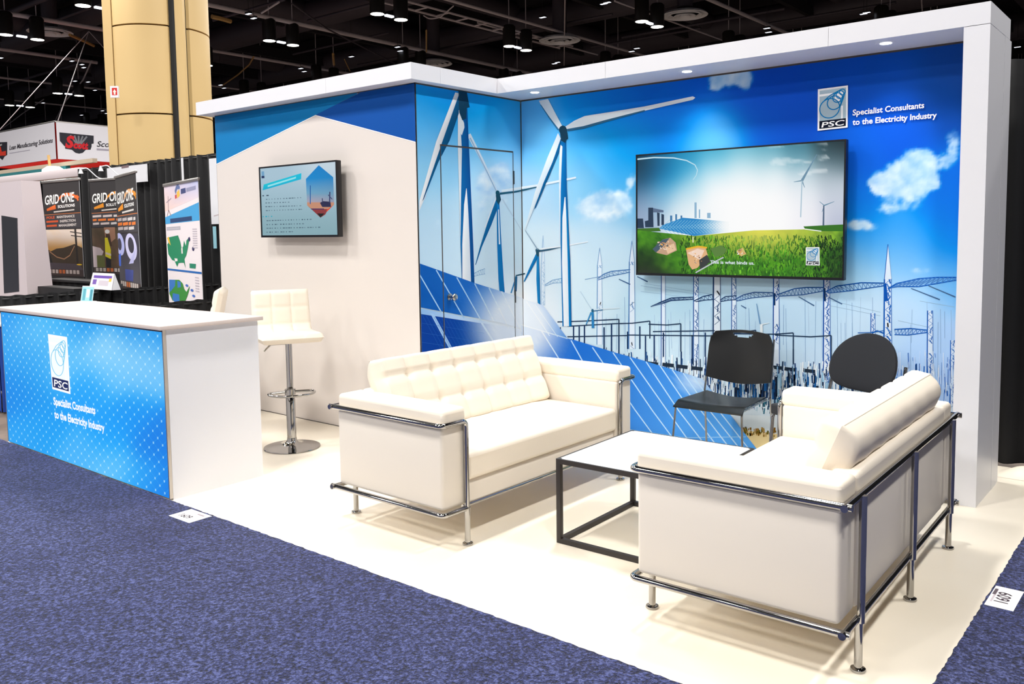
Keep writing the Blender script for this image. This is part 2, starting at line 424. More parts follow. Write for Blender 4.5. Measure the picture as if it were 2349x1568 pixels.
def cloudy(base, cl):
    def f(u, v):
        c = base(u, v); d = 0
        for (x, y, a, b, s) in cl:
            e = ((u-x)/a)**2+((v-y)/b)**2
            if e < 5: d += s*math.exp(-e*1.1)
        if d > .03:
            n = fbm(u*.022, v*.026, 2.)*.5+fbm(u*.07, v*.08, 5.)*.22
            w = sstep(.26, .74, d+n*.62*min(1, d*2.4))
            sh = .5+.5*max(-1, min(1, fbm(u*.03+7, v*.035+.35, 1.)*1.3))
            c = mixc(c, mixc((168, 206, 236), (240, 248, 252), sh), w*.88)
        return glow(c, u, v)
    return f
TW = (232, 238, 240); TS = (205, 214, 220); BL = (16, 104, 164); BD = (18, 74, 116); NAC = (30, 62, 82)
def turbines(p):
    # second, third and smaller turbines first
    S = p
    S.layer()
    S.line([(1141, 442), (1105, 366), (1075, 308)], 5, (214, 226, 236), 9); S.line([(1139, 440), (1106, 372), (1078, 316)], 2, (150, 180, 205), 3)
    S.line([(1146, 444), (1180, 440), (1206, 435), (1234, 428)], 5, (40, 90, 112), 2); S.line([(1150, 438), (1240, 424), (1322, 407)], 6, (232, 240, 245), 4)
    S.strip([(1139, 452), (1118, 510), (1100, 568), (1090, 606)], [(1144, 470), (1127, 515), (1105, 566), (1091, 608)], (26, 110, 160), (26, 96, 150))
    S.line([(1138, 452), (1112, 522)], 3, (230, 238, 244))
    S.strip([(1139, 460), (1140, 560), (1143, 640), (1146, 676)], [(1145, 462), (1150, 560), (1155, 640), (1158, 676)], (28, 124, 186), (30, 118, 180))
    S.strip([(1142, 480), (1144, 560)], [(1144, 480), (1147, 560)], (236, 242, 246), (226, 236, 242))
    S.ell(1141, 442, 4.5, 5.5, (30, 80, 98)); S.poly([(1137, 446), (1146, 444), (1149, 458), (1143, 470), (1138, 460)], (34, 76, 96))
    S.line([(1152, 456), (1196, 528)], 2.5, (196, 216, 230), 1.5)
    # third (low, beyond the corner)
    S.line([(1234, 572), (1204, 526)], 2.6, (150, 172, 190), 1.5); S.line([(1204, 526), (1222, 486)], 2, (200, 214, 226), 1.2)
    S.line([(1236, 575), (1260, 572), (1286, 566)], 5, (52, 88, 112), 3); S.line([(1240, 571), (1300, 563), (1350, 554)], 4, (236, 242, 246), 2)
    S.strip([(1230, 582), (1216, 612), (1202, 645)], [(1235, 590), (1220, 618), (1204, 646)], (48, 132, 190), (30, 100, 160))
    S.strip([(1232, 584), (1231, 640), (1234, 694)], [(1237, 584), (1239, 640), (1240, 698)], (56, 140, 196), (40, 112, 172))
    S.ell(1233, 574, 4, 5, (40, 80, 100)); S.poly([(1230, 576), (1237, 576), (1237, 588), (1231, 588)], (40, 80, 100))
    S.line([(1183, 632), (1205, 627)], 3, (40, 84, 104)); S.line([(1184, 633), (1172, 672)], 3, (60, 130, 180)); S.line([(1184, 634), (1182, 668)], 5, (46, 100, 140), 6)
    S.line([(1360, 711), (1388, 708), (1422, 706)], 4, (216, 230, 238), 2); S.line([(1360, 713), (1384, 710)], 2, (60, 110, 150)); S.line([(1357, 716), (1345, 744)], 4, (70, 140, 190), 2); S.line([(1360, 714), (1361, 752)], 5, (60, 130, 185), 6); S.line([(1358, 709), (1332, 668)], 1.5, (190, 212, 226)); S.ell(1360, 712, 3, 4, (50, 100, 130))
    S.line([(1736, 696), (1744, 742)], 1.5, (110, 150, 190), 3); S.line([(1746, 744), (1765, 740)], 2.5, (226, 232, 234), 1); S.line([(1747, 744), (1748, 786)], 6, (224, 232, 236))
    # main turbine on the long wall
    S.layer()
    S.strip([(1287, 327), (1286, 430), (1287, 560), (1291, 748)], [(1299, 322), (1301, 430), (1307, 560), (1312, 748)], (24, 122, 186), (18, 96, 160))
    S.strip([(1285, 330), (1283, 400), (1284, 470), (1285, 560)], [(1291, 336), (1289, 380), (1287, 440), (1286, 560)], (234, 240, 244), (222, 232, 240))
    S.strip([(1296, 452), (1291, 500), (1290, 600), (1294, 748)], [(1298, 452), (1300, 500), (1303, 600), (1307, 748)], (246, 250, 252), (228, 238, 246))
    S.strip([(1300, 480), (1303, 600), (1306, 748)], [(1303, 480), (1309, 600), (1312, 748)], (40, 140, 200), (14, 86, 150))
    S.strip([(1281, 305), (1256, 363), (1228, 440), (1204, 528)], [(1288, 320), (1267, 375), (1240, 440), (1205, 529)], TW, (214, 226, 234))
    S.strip([(1287, 318), (1268, 372), (1247, 420), (1226, 480)], [(1289, 322), (1284, 347), (1263, 398), (1230, 476)], (26, 100, 150), (24, 84, 132))
    S.poly([(1237, 231), (1258, 227), (1274, 258), (1290, 288), (1282, 296), (1262, 270), (1244, 246)], TW)
    S.line([(1241, 240), (1261, 270), (1281, 297)], 1.5, (60, 120, 160), 4)
    S.poly([(1297, 291), (1318, 277), (1342, 266), (1400, 257), (1480, 244), (1590, 221), (1596, 224), (1590, 229), (1480, 254), (1390, 279), (1340, 294), (1303, 300)], TW)
    S.poly([(1300, 296), (1340, 289), (1390, 275), (1480, 252), (1480, 255), (1390, 280), (1340, 295), (1303, 301)], (58, 104, 134))
    S.ell(1292, 298, 9, 10, NAC); S.poly([(1285, 302), (1301, 300), (1304, 318), (1300, 320), (1297, 328), (1288, 322)], NAC)
    # the large turbine on the side wall
    S.strip([(1052, 215), (1056, 420), (1056, 560), (1059, 646)], [(1070, 215), (1079, 420), (1085, 560), (1088, 650)], (12, 104, 164), (8, 76, 138))
    S.strip([(1050, 250), (1050, 340), (1053, 450), (1055, 540)], [(1054, 254), (1059, 345), (1057, 450), (1056, 540)], (228, 232, 234), (214, 224, 230))
    S.poly([(1051, 256), (1058, 268), (1064, 282), (1065, 292), (1059, 310), (1053, 300)], (224, 230, 233))
    S.strip([(1069, 432), (1064, 470), (1060, 560), (1060, 648)], [(1070, 432), (1074, 490), (1077, 560), (1080, 650)], (240, 242, 243), (214, 222, 230))
    S.strip([(1044, 212), (1000, 325), (962, 460), (961, 480)], [(1053, 214), (1014, 325), (975, 452), (962, 482)], (240, 241, 242), (216, 220, 224))
    S.strip([(1053, 216), (1014, 325), (985, 410), (968, 462)], [(1052, 260), (1031, 322), (1005, 372), (972, 456)], (22, 88, 132), (18, 78, 120))
    S.poly([(1051, 205), (1070, 208), (1072, 220), (1077, 246), (1070, 248), (1069, 272), (1060, 276), (1053, 258)], (22, 62, 88))
def solar(p):
    # rows of panels; quads in artwork pixels
    dk = lambda u, v: glow(mixc((38, 92, 172), (66, 128, 208), sstep(970, 1190, u)+.15*fbm(u*.02, v*.02)), u, v, .95)
    lo = lambda u, v: glow(mixc((24, 66, 150), (70, 130, 208), sstep(1000, 1230, u)), u, v, .95)
    rt = lambda u, v: mixc(glow(mixc((52, 112, 204), (98, 164, 232), sstep(1250, 1720, u)*.7+.3*sstep(760, 1010, v)), u, v, .9), (226, 236, 246), max(0, 1-math.hypot((u-1604)/60, (v-874)/40))**.8*.9)
    p.layer()
    p.grid([(940, 596), (1092, 650), (1140, 738), (940, 700)], 18, 10, dk); p.grid([(1092, 650), (1201, 684), (1230, 762), (1140, 738)], 14, 10, dk)
    p.grid([(1180, 679), (1247, 700), (1303, 776), (1190, 745)], 10, 10, dk)
    p.grid([(940, 712), (1104, 739), (1200, 900), (940, 900)], 18, 12, lo); p.grid([(1104, 739), (1225, 760), (1290, 900), (1200, 900)], 12, 12, lo)
    p.grid([(1195, 746), (1311, 778), (1420, 960), (1195, 960)], 14, 14, rt); p.grid([(1311, 777), (1405, 806), (1540, 1100), (1420, 1100)], 8, 16, rt)
    p.grid([(1311, 777), (1420, 958), (1420, 1100), (1195, 1100)], 8, 8, rt)
    p.grid([(1405, 806), (1483, 828), (1650, 1100), (1540, 1100)], 8, 16, rt); p.grid([(1483, 828), (1612, 868), (1792, 1100), (1650, 1100)], 10, 16, rt)
    p.layer()
    lw = (168, 204, 236)
    def ln(pts, w, c=lw):
        q = []
        for i in range(len(pts)-1):
            for k in range(6): q.append(tuple(a+(b-a)*k/6 for a, b in zip(pts[i], pts[i+1])))
        q.append(pts[-1])
        for i in range(len(q)-1): p.line(q[i:i+2], w, glow(c, *q[i]))
    for a in ([(960, 626), (1012, 716)], [(1000, 619), (1064, 730)], [(1047, 636), (1103, 735)], [(1088, 650), (1135, 742)], [(1121, 660), (1166, 752)], [(1150, 668), (1196, 760)]): ln(a, 2.6)
    ln([(1208, 690), (1262, 770)], 2); ln([(1228, 697), (1280, 772)], 1.6)
    p.poly([(940, 702), (1104, 735), (1140, 741), (1140, 745), (1104, 741), (940, 716)], [glow((130, 176, 226), *q) for q in ((940, 702), (1104, 735), (1140, 741), (1140, 745), (1104, 741), (940, 716))])
    p.poly([(986, 718), (994, 719), (1052, 826), (1044, 826)], (166, 200, 236)); ln([(1104, 740), (1146, 806)], 4)
    ln([(1195, 744), (1240, 757), (1303, 776)], 2.4)
    for a in ([(1243, 758), (1288, 830), (1340, 912)], [(1311, 780), (1342, 836), (1400, 930)], [(1360, 796), (1458, 940), (1492, 986), (1540, 1050)], [(1407, 808), (1497, 940), (1537, 994), (1590, 1066)], [(1446, 819), (1531, 940), (1573, 999), (1630, 1078)],
              [(1483, 829), (1557, 940), (1605, 1002), (1660, 1076)], [(1515, 838), (1584, 940), (1640, 1015), (1690, 1080)], [(1543, 847), (1608, 940), (1720, 1086)], [(1568, 855), (1628, 940), (1745, 1088)], [(1590, 862), (1649, 940), (1770, 1094)]): ln(a, 2.6, (190, 220, 246))
    ln([(1360, 972), (1570, 1003), (1712, 1001)], 2, (150, 196, 236))
    for k in range(16):     # fine cell lines on the near panels
        ln([(968+k*9, 722+k*1.6), (1010+k*9, 800+k*1.4)], .6, (52, 100, 178))
    for k in range(3): ln([(950, 738+k*22), (1110, 764+k*21)], .6, (60, 108, 184))
def pylon(p, u, v0, v1, w, c=(34, 78, 150), s=.55, spire=0):
    """lattice mast: dark left edge, pale body, speckled members"""
    pale = mixc(c, (236, 245, 252), .9); hw = w/2
    if spire:
        p.poly([(u, v0-spire), (u+hw*.8, v0), (u-hw*.8, v0)], pale); p.line([(u, v0-spire), (u-hw*.8, v0)], 1.6, c); p.line([(u, v0-spire), (u+hw*.8, v0)], 1.2, mixc(c, pale, .3))
    p.poly([(u-hw*.8, v0), (u+hw*.8, v0), (u+hw, v1), (u-hw, v1)], pale)
    p.line([(u-hw*.8, v0), (u-hw, v1)], w*.17, c); p.line([(u+hw*.75, v0), (u+hw*.95, v1)], w*.1, mixc(c, pale, .25))
    n = int((v1-v0)/(w*.5)); rr = random.Random(int(u))
    for k in range(n):
        a = v0+(v1-v0)*k/n; b = v0+(v1-v0)*(k+1)/n
        p.line([(u-hw*.6, a), (u+hw*.7, b)] if k % 2 else [(u+hw*.7, a), (u-hw*.6, b)], w*.07, mixc(c, pale, .35))
        if rr.random() < s+.25: p.line([(u+hw*rr.uniform(-.3, .7), a), (u+hw*rr.uniform(-.1, .7), b)], w*.15, mixc(c, pale, rr.uniform(0, .3)))
def truss(p, top, bot, c, w=2.2):
    p.line(top, w, c); p.line(bot, w*.8, c)
    def at(pl, t):
        k = t*(len(pl)-1); i = min(int(k), len(pl)-2); f = k-i
        return tuple(a+(b-a)*f for a, b in zip(pl[i], pl[i+1]))
    n = max(5, int(abs(top[-1][0]-top[0][0])/8))
    for k in range(n): p.line([at(top, k/n), at(bot, (k+.5)/n), at(top, (k+1)/n)], w*.55, mixc(c, (210, 228, 244), .3))
def substation(p):
    dk = (24, 50, 92); mid = (40, 84, 150); rb = (36, 92, 176)
    p.layer()
    rr = random.Random(3)
    # thin hanging wires
    for k in range(46):
        u = rr.uniform(1380, 2185); a = rr.uniform(680, 745); p.line([(u, a), (u+rr.uniform(-3, 3), a+rr.uniform(60, 200))], .9, mixc((90, 130, 180), (200, 222, 240), rr.uniform(.2, .8)))
    for a in ([(1470, 655), (1700, 690)], [(1470, 668), (1640, 690)], [(1480, 650), (1640, 676)], [(1910, 690), (2020, 716)], [(1900, 700), (2020, 724)], [(2110, 690), (2190, 704)], [(2060, 735), (2130, 750)]): p.line(a, 1, (150, 180, 206))
    p.layer()
    pylon(p, 1246, 600, 700, 9, (150, 185, 215), .2, 60); pylon(p, 1376, 608, 790, 13, (120, 160, 200), .4, 40); pylon(p, 1450, 600, 800, 15, (84, 128, 180), .5, 48)
    for u, w, c in ((1522, 11, mid), (1597, 13, mid), (1645, 19, dk), (1684, 12, mid), (1781, 15, (30, 74, 150)), (1897, 17, (34, 80, 160))): pylon(p, u, 560, 880, w, c, .6)
    pylon(p, 2037, 640, 900, 20, rb, .7, 80); pylon(p, 2003, 718, 860, 12, rb, .5); pylon(p, 2134, 712, 900, 15, rb, .5); pylon(p, 2186, 780, 960, 13, rb, .6)
    p.layer()
    truss(p, [(1372, 638), (1386, 628), (1402, 622), (1446, 618)], [(1372, 642), (1400, 633), (1446, 624)], (74, 118, 172)); p.line([(1342, 641), (1376, 634)], 1.4, (120, 156, 196))
    truss(p, [(1250, 653), (1268, 642), (1290, 638)], [(1250, 656), (1270, 649), (1290, 648)], (120, 164, 204), 1.4)
    truss(p, [(1493, 703), (1517, 692), (1540, 683), (1592, 681)], [(1517, 697), (1540, 689), (1592, 686)], dk)
    truss(p, [(1592, 690), (1612, 680), (1634, 675)], [(1596, 692), (1616, 688), (1640, 686)], dk)
    truss(p, [(1652, 688), (1664, 680), (1690, 678)], [(1654, 691), (1672, 688), (1690, 687)], dk)
    truss(p, [(1686, 686), (1706, 676), (1730, 670), (1774, 671)], [(1690, 690), (1724, 683), (1774, 678)], (32, 70, 130))
    truss(p, [(1782, 676), (1822, 662), (1850, 659), (1890, 659)], [(1786, 679), (1840, 676), (1890, 667)], (32, 78, 146), 2.4)
    truss(p, [(1894, 669), (1919, 656), (1976, 648), (2029, 649)], [(1900, 672), (1955, 666), (2029, 655)], (32, 84, 160), 2.6)
    truss(p, [(2037, 662), (2057, 650), (2108, 639), (2150, 636), (2194, 636)], [(2040, 660), (2060, 657), (2108, 657), (2194, 642)], (30, 92, 178), 3)
    p.line([(2030, 650), (2034, 690)], 7, (26, 84, 170)); p.line([(1892, 660), (1893, 690)], 4, dk); p.line([(1777, 672), (1777, 700)], 4, dk)
    truss(p, [(2052, 755), (2090, 753), (2128, 757)], [(2052, 767), (2083, 768), (2128, 762)], rb, 2.6); p.line([(1968, 763), (1999, 762), (2027, 758)], 2, (60, 110, 180)); p.line([(2000, 764), (2012, 758), (2027, 764)], 3, rb)
    for a in ([(1832, 680), (1868, 701)], [(1902, 682), (1932, 697)], [(2090, 661), (2156, 687)], [(2130, 655), (2192, 681)], [(1700, 700), (1712, 707)], [(1462, 634), (1486, 646)], [(1420, 640), (1446, 652)]): p.line(a, 2, (70, 100, 140), 3)
    # busbars and posts
    p.layer(); bb = (36, 56, 84)
    for a in ([(1279, 738), (1340, 736), (1420, 732), (1420, 770)], [(1408, 742), (1450, 741), (1491, 736), (1491, 776)], [(1488, 743), (1530, 745), (1562, 742), (1562, 806)], [(1302, 748), (1410, 742)], [(1302, 772), (1440, 769)], [(1440, 768), (1640, 770)],
              [(1498, 760), (1640, 758)], [(1662, 765), (1700, 762), (1734, 757), (1734, 800)], [(1640, 764), (1778, 766), (1820, 763), (1820, 832)], [(1778, 768), (1860, 772), (1907, 769), (1907, 835)], [(1286, 750), (1286, 790)]): p.line(a, 2.6, bb)
    for u, a, b in ((1316, 748, 796), (1329, 748, 800), (1341, 745, 800), (1386, 750, 806), (1403, 742, 808), (1420, 770, 815), (1440, 760, 800), (1468, 748, 800), (1481, 770, 830), (1501, 768, 828), (1522, 762, 820), (1563, 806, 840), (1588, 768, 834), (1618, 762, 836), (1734, 800, 860), (1820, 800, 835), (1907, 834, 860)):
        p.line([(u, a), (u, b)], 3, dk)
    # low equipment: pale and dark vertical clutter
    p.layer()
    for k in range(520):
        u = rr.uniform(1290, 2192); t = max(0, min(1, (u-1300)/400)); v0 = 792+t*48+rr.uniform(-14, 60)*(.4+.6*t); h = rr.uniform(6, 20+34*t); w = rr.uniform(1., 3.2)
        if u < 1600 and v0+h > 780+(u-1311)*.30: h = max(3, 780+(u-1311)*.30-v0)
        c = rr.choice([(232, 242, 250), (216, 232, 244), (26, 46, 78), (34, 62, 110), (60, 100, 150), (240, 246, 250)]) if u < 2000 else rr.choice([(210, 228, 248), (190, 216, 246), (50, 100, 180), (226, 238, 252)])
        p.line([(u, v0), (u+rr.uniform(-1.5, 1.5), v0+h)], w, c)
    p.layer()
    for u, a, b in ((1484, 829, 838), (1520, 832, 842), (1552, 836, 846), (1586, 840, 848), (1770, 838, 850), (1800, 842, 854), (1846, 846, 854)): p.line([(u, a+3), (u+26, a+6)], 8, (34, 46, 62))
    for k in range(150):
        u = rr.uniform(1660, 1960); v0 = rr.uniform(852, 900); p.line([(u, v0), (u+rr.uniform(-2, 2), v0+rr.uniform(14, 56))], rr.uniform(2, 6), rr.choice([(22, 36, 60), (30, 60, 106), (40, 90, 150), (224, 236, 246), (206, 226, 242), (150, 190, 220)]))
    for k in range(420):
        u = rr.uniform(1630, 1965); v0 = rr.uniform(836, 915); p.line([(u, v0), (u+rr.uniform(-1.5, 1.5), v0+rr.uniform(6, 34))], rr.uniform(.8, 2.2), rr.choice([(18, 32, 56), (24, 50, 90), (40, 90, 150), (236, 244, 250), (226, 238, 248), (150, 190, 220)]))
    for k in range(200):
        u = rr.uniform(1960, 2192); v0 = rr.uniform(800, 950); p.line([(u, v0), (u+rr.uniform(-1.5, 1.5), v0+rr.uniform(8, 50))], rr.uniform(.7, 1.8), rr.choice([(60, 110, 190), (120, 160, 220), (230, 240, 252), (210, 228, 250)]))
    for k in range(90):
        u = rr.uniform(1630, 1830); v0 = rr.uniform(900, 940); p.line([(u, v0), (u+rr.uniform(-3, 3), v0+rr.uniform(6, 16))], rr.uniform(1.5, 4), rr.choice([(30, 60, 90), (60, 110, 130), (220, 234, 242), (180, 206, 220)]))
def ground(p):
    rr = random.Random(9); p.layer()
    p.grid([(1700, 950), (2230, 975), (2230, 1020), (1700, 990)], 8, 4, lambda u, v: (216, 226, 232))
    p.poly([(1690, 985), (1800, 996), (2230, 1040), (2230, 1200), (1690, 1200)], (226, 206, 158))
    for k in range(260):
        u = rr.uniform(1706, 2200); v = 984+(u-1710)*.09+rr.uniform(0, 14); p.line([(u, v), (u+rr.uniform(-2, 2), v-rr.uniform(4, 12))], rr.uniform(2, 5), rr.choice([(132, 98, 44), (110, 92, 40), (150, 116, 60), (96, 90, 36), (170, 140, 80)]))
def wallmap_r(u, v): q = onY(u, v, 0); return (q[0], q[2])
def wallmap_l(u, v): q = onX(u, v, 0); return (q[1], q[2])
def uv_r(a, b):
    d = np.array([a, 0, b])-CAM; return 1174.5+FPX*(d@CR)/(d@CF), CYP-FPX*(d@CU)/(d@CF)
def uv_l(a, b):
    d = np.array([0, a, b])-CAM; return 1174.5+FPX*(d@CR)/(d@CF), CYP-FPX*(d@CU)/(d@CF)

# ------------------------------------------------------------------ walls of the stand
wall_back = sbox('wall_back', M_core, 0, WR-.004, .0005, .14, 0, H+.02)
def vivid(p, c):
    g = sum(c)/3; return tuple(max(.002, g+(x-g)*1.10) for x in c)
pr = Print(); pr.shade = vivid; fr = cloudy(sky_r, CLOUDS)
pr.grid([(-.01, 0), (WR, 0), (WR, H), (-.01, H)], 300, 220, lambda a, b: fr(*uv_r(a, b)))
pr.map = wallmap_r
substation(pr); ground(pr); turbines(pr); solar(pr)
pr.layer()
emblem(pr, quadmap((1877, 205), (1946, 196), (1945.3, 292.4), (1876.3, 300), 1.42))
pr.layer().text('Specialist Consultants', (1957, 265), (2121, 247.5), (0, -13.5), (255, 255, 255), bold=.022, shear=.05)
pr.text('to the Electricity Industry', (1957, 287), (2150, 270), (0, -13.5), (255, 255, 255), bold=.022, shear=.05)
pr.build('mural_print', (0, 0, 0), (1, 0, 0), (0, 0, 1), (0, -1, 0), M_print, wall_back, [(.006, WR-.02, .004, H+.005)], off=.0002)

DY0, DY1, DZ = -.897, -.103, 2.0526
wall_left = struct(MB().box(-.08, -.0005, -DC+.0, 0, 0, H+.02).build('wall_left', M_core))
pl = Print(); pl.shade = vivid; fl = cloudy(sky_l, CLOUDS_L)
pl.grid([(-DC, 0), (.0, 0), (.0, H), (-DC, H)], 90, 200, lambda a, b: fl(*uv_l(a, b)))
pl.map = wallmap_l
pl.layer(); truss(pl, [(1085, 628), (1100, 620), (1112, 616)], [(1086, 634), (1100, 630), (1113, 628)], (120, 164, 204), 1.2); turbines(pl); solar(pl)
pl.build('mural_print', (0, 0, 0), (0, 1, 0), (0, 0, 1), (1, 0, 0), M_print, wall_left,
         [(-DC+.006, DY0-.005, .004, H+.005), (DY1+.005, -.006, .004, H+.005), (DY0-.005, DY1+.005, DZ+.006, H+.005)], off=.0002)
door = struct(MB().box(-.06, .0003, DY0, DY1, .01, DZ).build('door_1', M_core))
pl.build('door_print', (0, 0, 0), (0, 1, 0), (0, 0, 1), (1, 0, 0), M_print, door, [(DY0+.005, DY1-.005, .012, DZ-.006)], off=.0006)
kp = onX(1038, 681, .03)
kb = MB()
for pr_ in ([(.006, 0), (.026, 0), (.026, .006), (.011, .012), (.010, .03), (.019, .036), (.0265, .046), (.0265, .056), (.018, .064), (.004, .066)],):
    kb.lathe(pr_, 28)
k_o = kb.build('door_knob', M_chrome, door); k_o.location = (.001, kp[1], kp[2]); k_o.rotation_euler = (0, R(90), 0)
for zz in (1.86, .95, .3):
    MB().box(.0005, .006, DY1-.004, DY1+.010, zz-.05, zz+.05).build('hinge', M_blackmetal, door)

wall_front = struct(MB().box(-WC, -.0805, -DC, -DC+.08, 0, H+.02).box(-.0805, -.0005, -DC, -DC+.001, 0, H+.02).box(-WC, -WC+.08, -DC+.08, .6, 0, H+.02).build('wall_front', M_core))
pf = Print(); pf.shade = vivid
def fm(u, v): q = onY(u, v, -DC); return (q[0], q[2])
WHT = (217, 210, 205)
pf.poly([(-WC, 0), (0, 0), (0, H), (-WC, H)], WHT)
pf.map = fm; B1, B2 = (0, 120, 178), (0, 80, 156)
pf.layer().poly([(470, 240), (830, 200), (818.5, 216), (724, 263.5), (498.4, 375.5), (470, 392)], B1)
pf.layer().poly([(724, 263.5), (818.5, 216.3), (840, 205), (975, 180), (975, 331.5)], B2)
pf.layer().line([(480, 385), (724, 264.5), (960, 327.5)], 1.6, (252, 252, 252))
pf.build('graphic_print', (0, -DC, 0), (1, 0, 0), (0, 0, 1), (0, -1, 0), M_panel, wall_front, [(-WC+.003, -.006, .004, H+.005)], off=.0002)
struct(MB().box(-WC-.004, -.0, -DC-.004, -DC-.0012, 0, .005).build('baseboard_front', M_core))

# header running round the top of the stand: fascia boards with joints, flat soffit
hd = MB()
def fascia_x(x0, x1, y, t=.02):
    hd.box(x0, x1, y, y+t, HB, HT)
for a, b in ((XL, -.779), (-.777, XS)): fascia_x(a, b, YC)
for a, b in ((XS-.02, 1.02), (1.022, 2.48), (2.482, WR)): fascia_x(a, b, YF)
for a, b in ((YC+.02, -.977), (-.975, YF)): hd.box(XS-.02, XS, a, b, HB, HT)
hd.box(XL, XL+.02, YC+.02, .14, HB, HT)
hd.box(WR-.02, WR, YF+.02, .14, HB, HT)
hd.box(XL+.02, XS-.02, YC+.02, .14, HB+.001, HB+.014)
hd.box(XS-.02, WR-.02, YF+.02, .14, HB+.001, HB+.014)
header = struct(hd.build('trim_1', M_white)); header.name = 'trim_1'
struct(MB().box(WP, WR, YF, -.002, 0, HB-.003).build('pillar', M_white))
struct(MB().box(WR-.06, WR-.003, .142, .2, 0, HB).build('pillar', M_white))
struct(MB().box(WR-.004, WR+.0005, .003, .139, 0, HB-.003).build('wall_right', M_white))

# ------------------------------------------------------------------ floors
def plane(name, m, x0, x1, y0, y1, z, t=.01):
    return struct(MB().box(x0, x1, y0, y1, z-t, z).build(name, m))
plane('floor_hall', M_concrete, -70, 30, -2.86, 60, -.006)
fl_o = MB().box(-2.46, 3.545, -2.865, .34, -.01, 0)
fl_o = struct(fl_o.build('floor', M_cream))
# the loose end of the vinyl, ruffled against the drape on the right
rr = random.Random(2)
def ruffle(i, j):
    x = 3.05+i*.75; y = .30+j*.26
    z = .001+.085*math.sin(math.pi*min(1, j*1.15))**1.5*(.55+.45*math.sin(x*9+1.0)+.18*math.sin(x*23))
    return (x, y, max(.001, z))
MB().sheet(ruffle, 60, 24).build('vinyl_ruffle', M_cream, fl_o)
# aisle carpet with a slightly ragged cut edge
def carpet(name, pts):
    return struct(MB().prism(pts, -.012, .008).build(name, M_carpet))
rr = random.Random(5)
xs = [-14+i*.02 for i in range(int((3.547+14)/.02)+1)]
edge = [(x, -2.8665+rr.uniform(-.004, .003)) for x in xs]
edge += [(3.547+rr.uniform(-.003, .005), -2.86+k*.02) for k in range(180)]
carpet('floor_carpet', edge+[(9, edge[-1][1]), (9, -12), (-14, -12)])

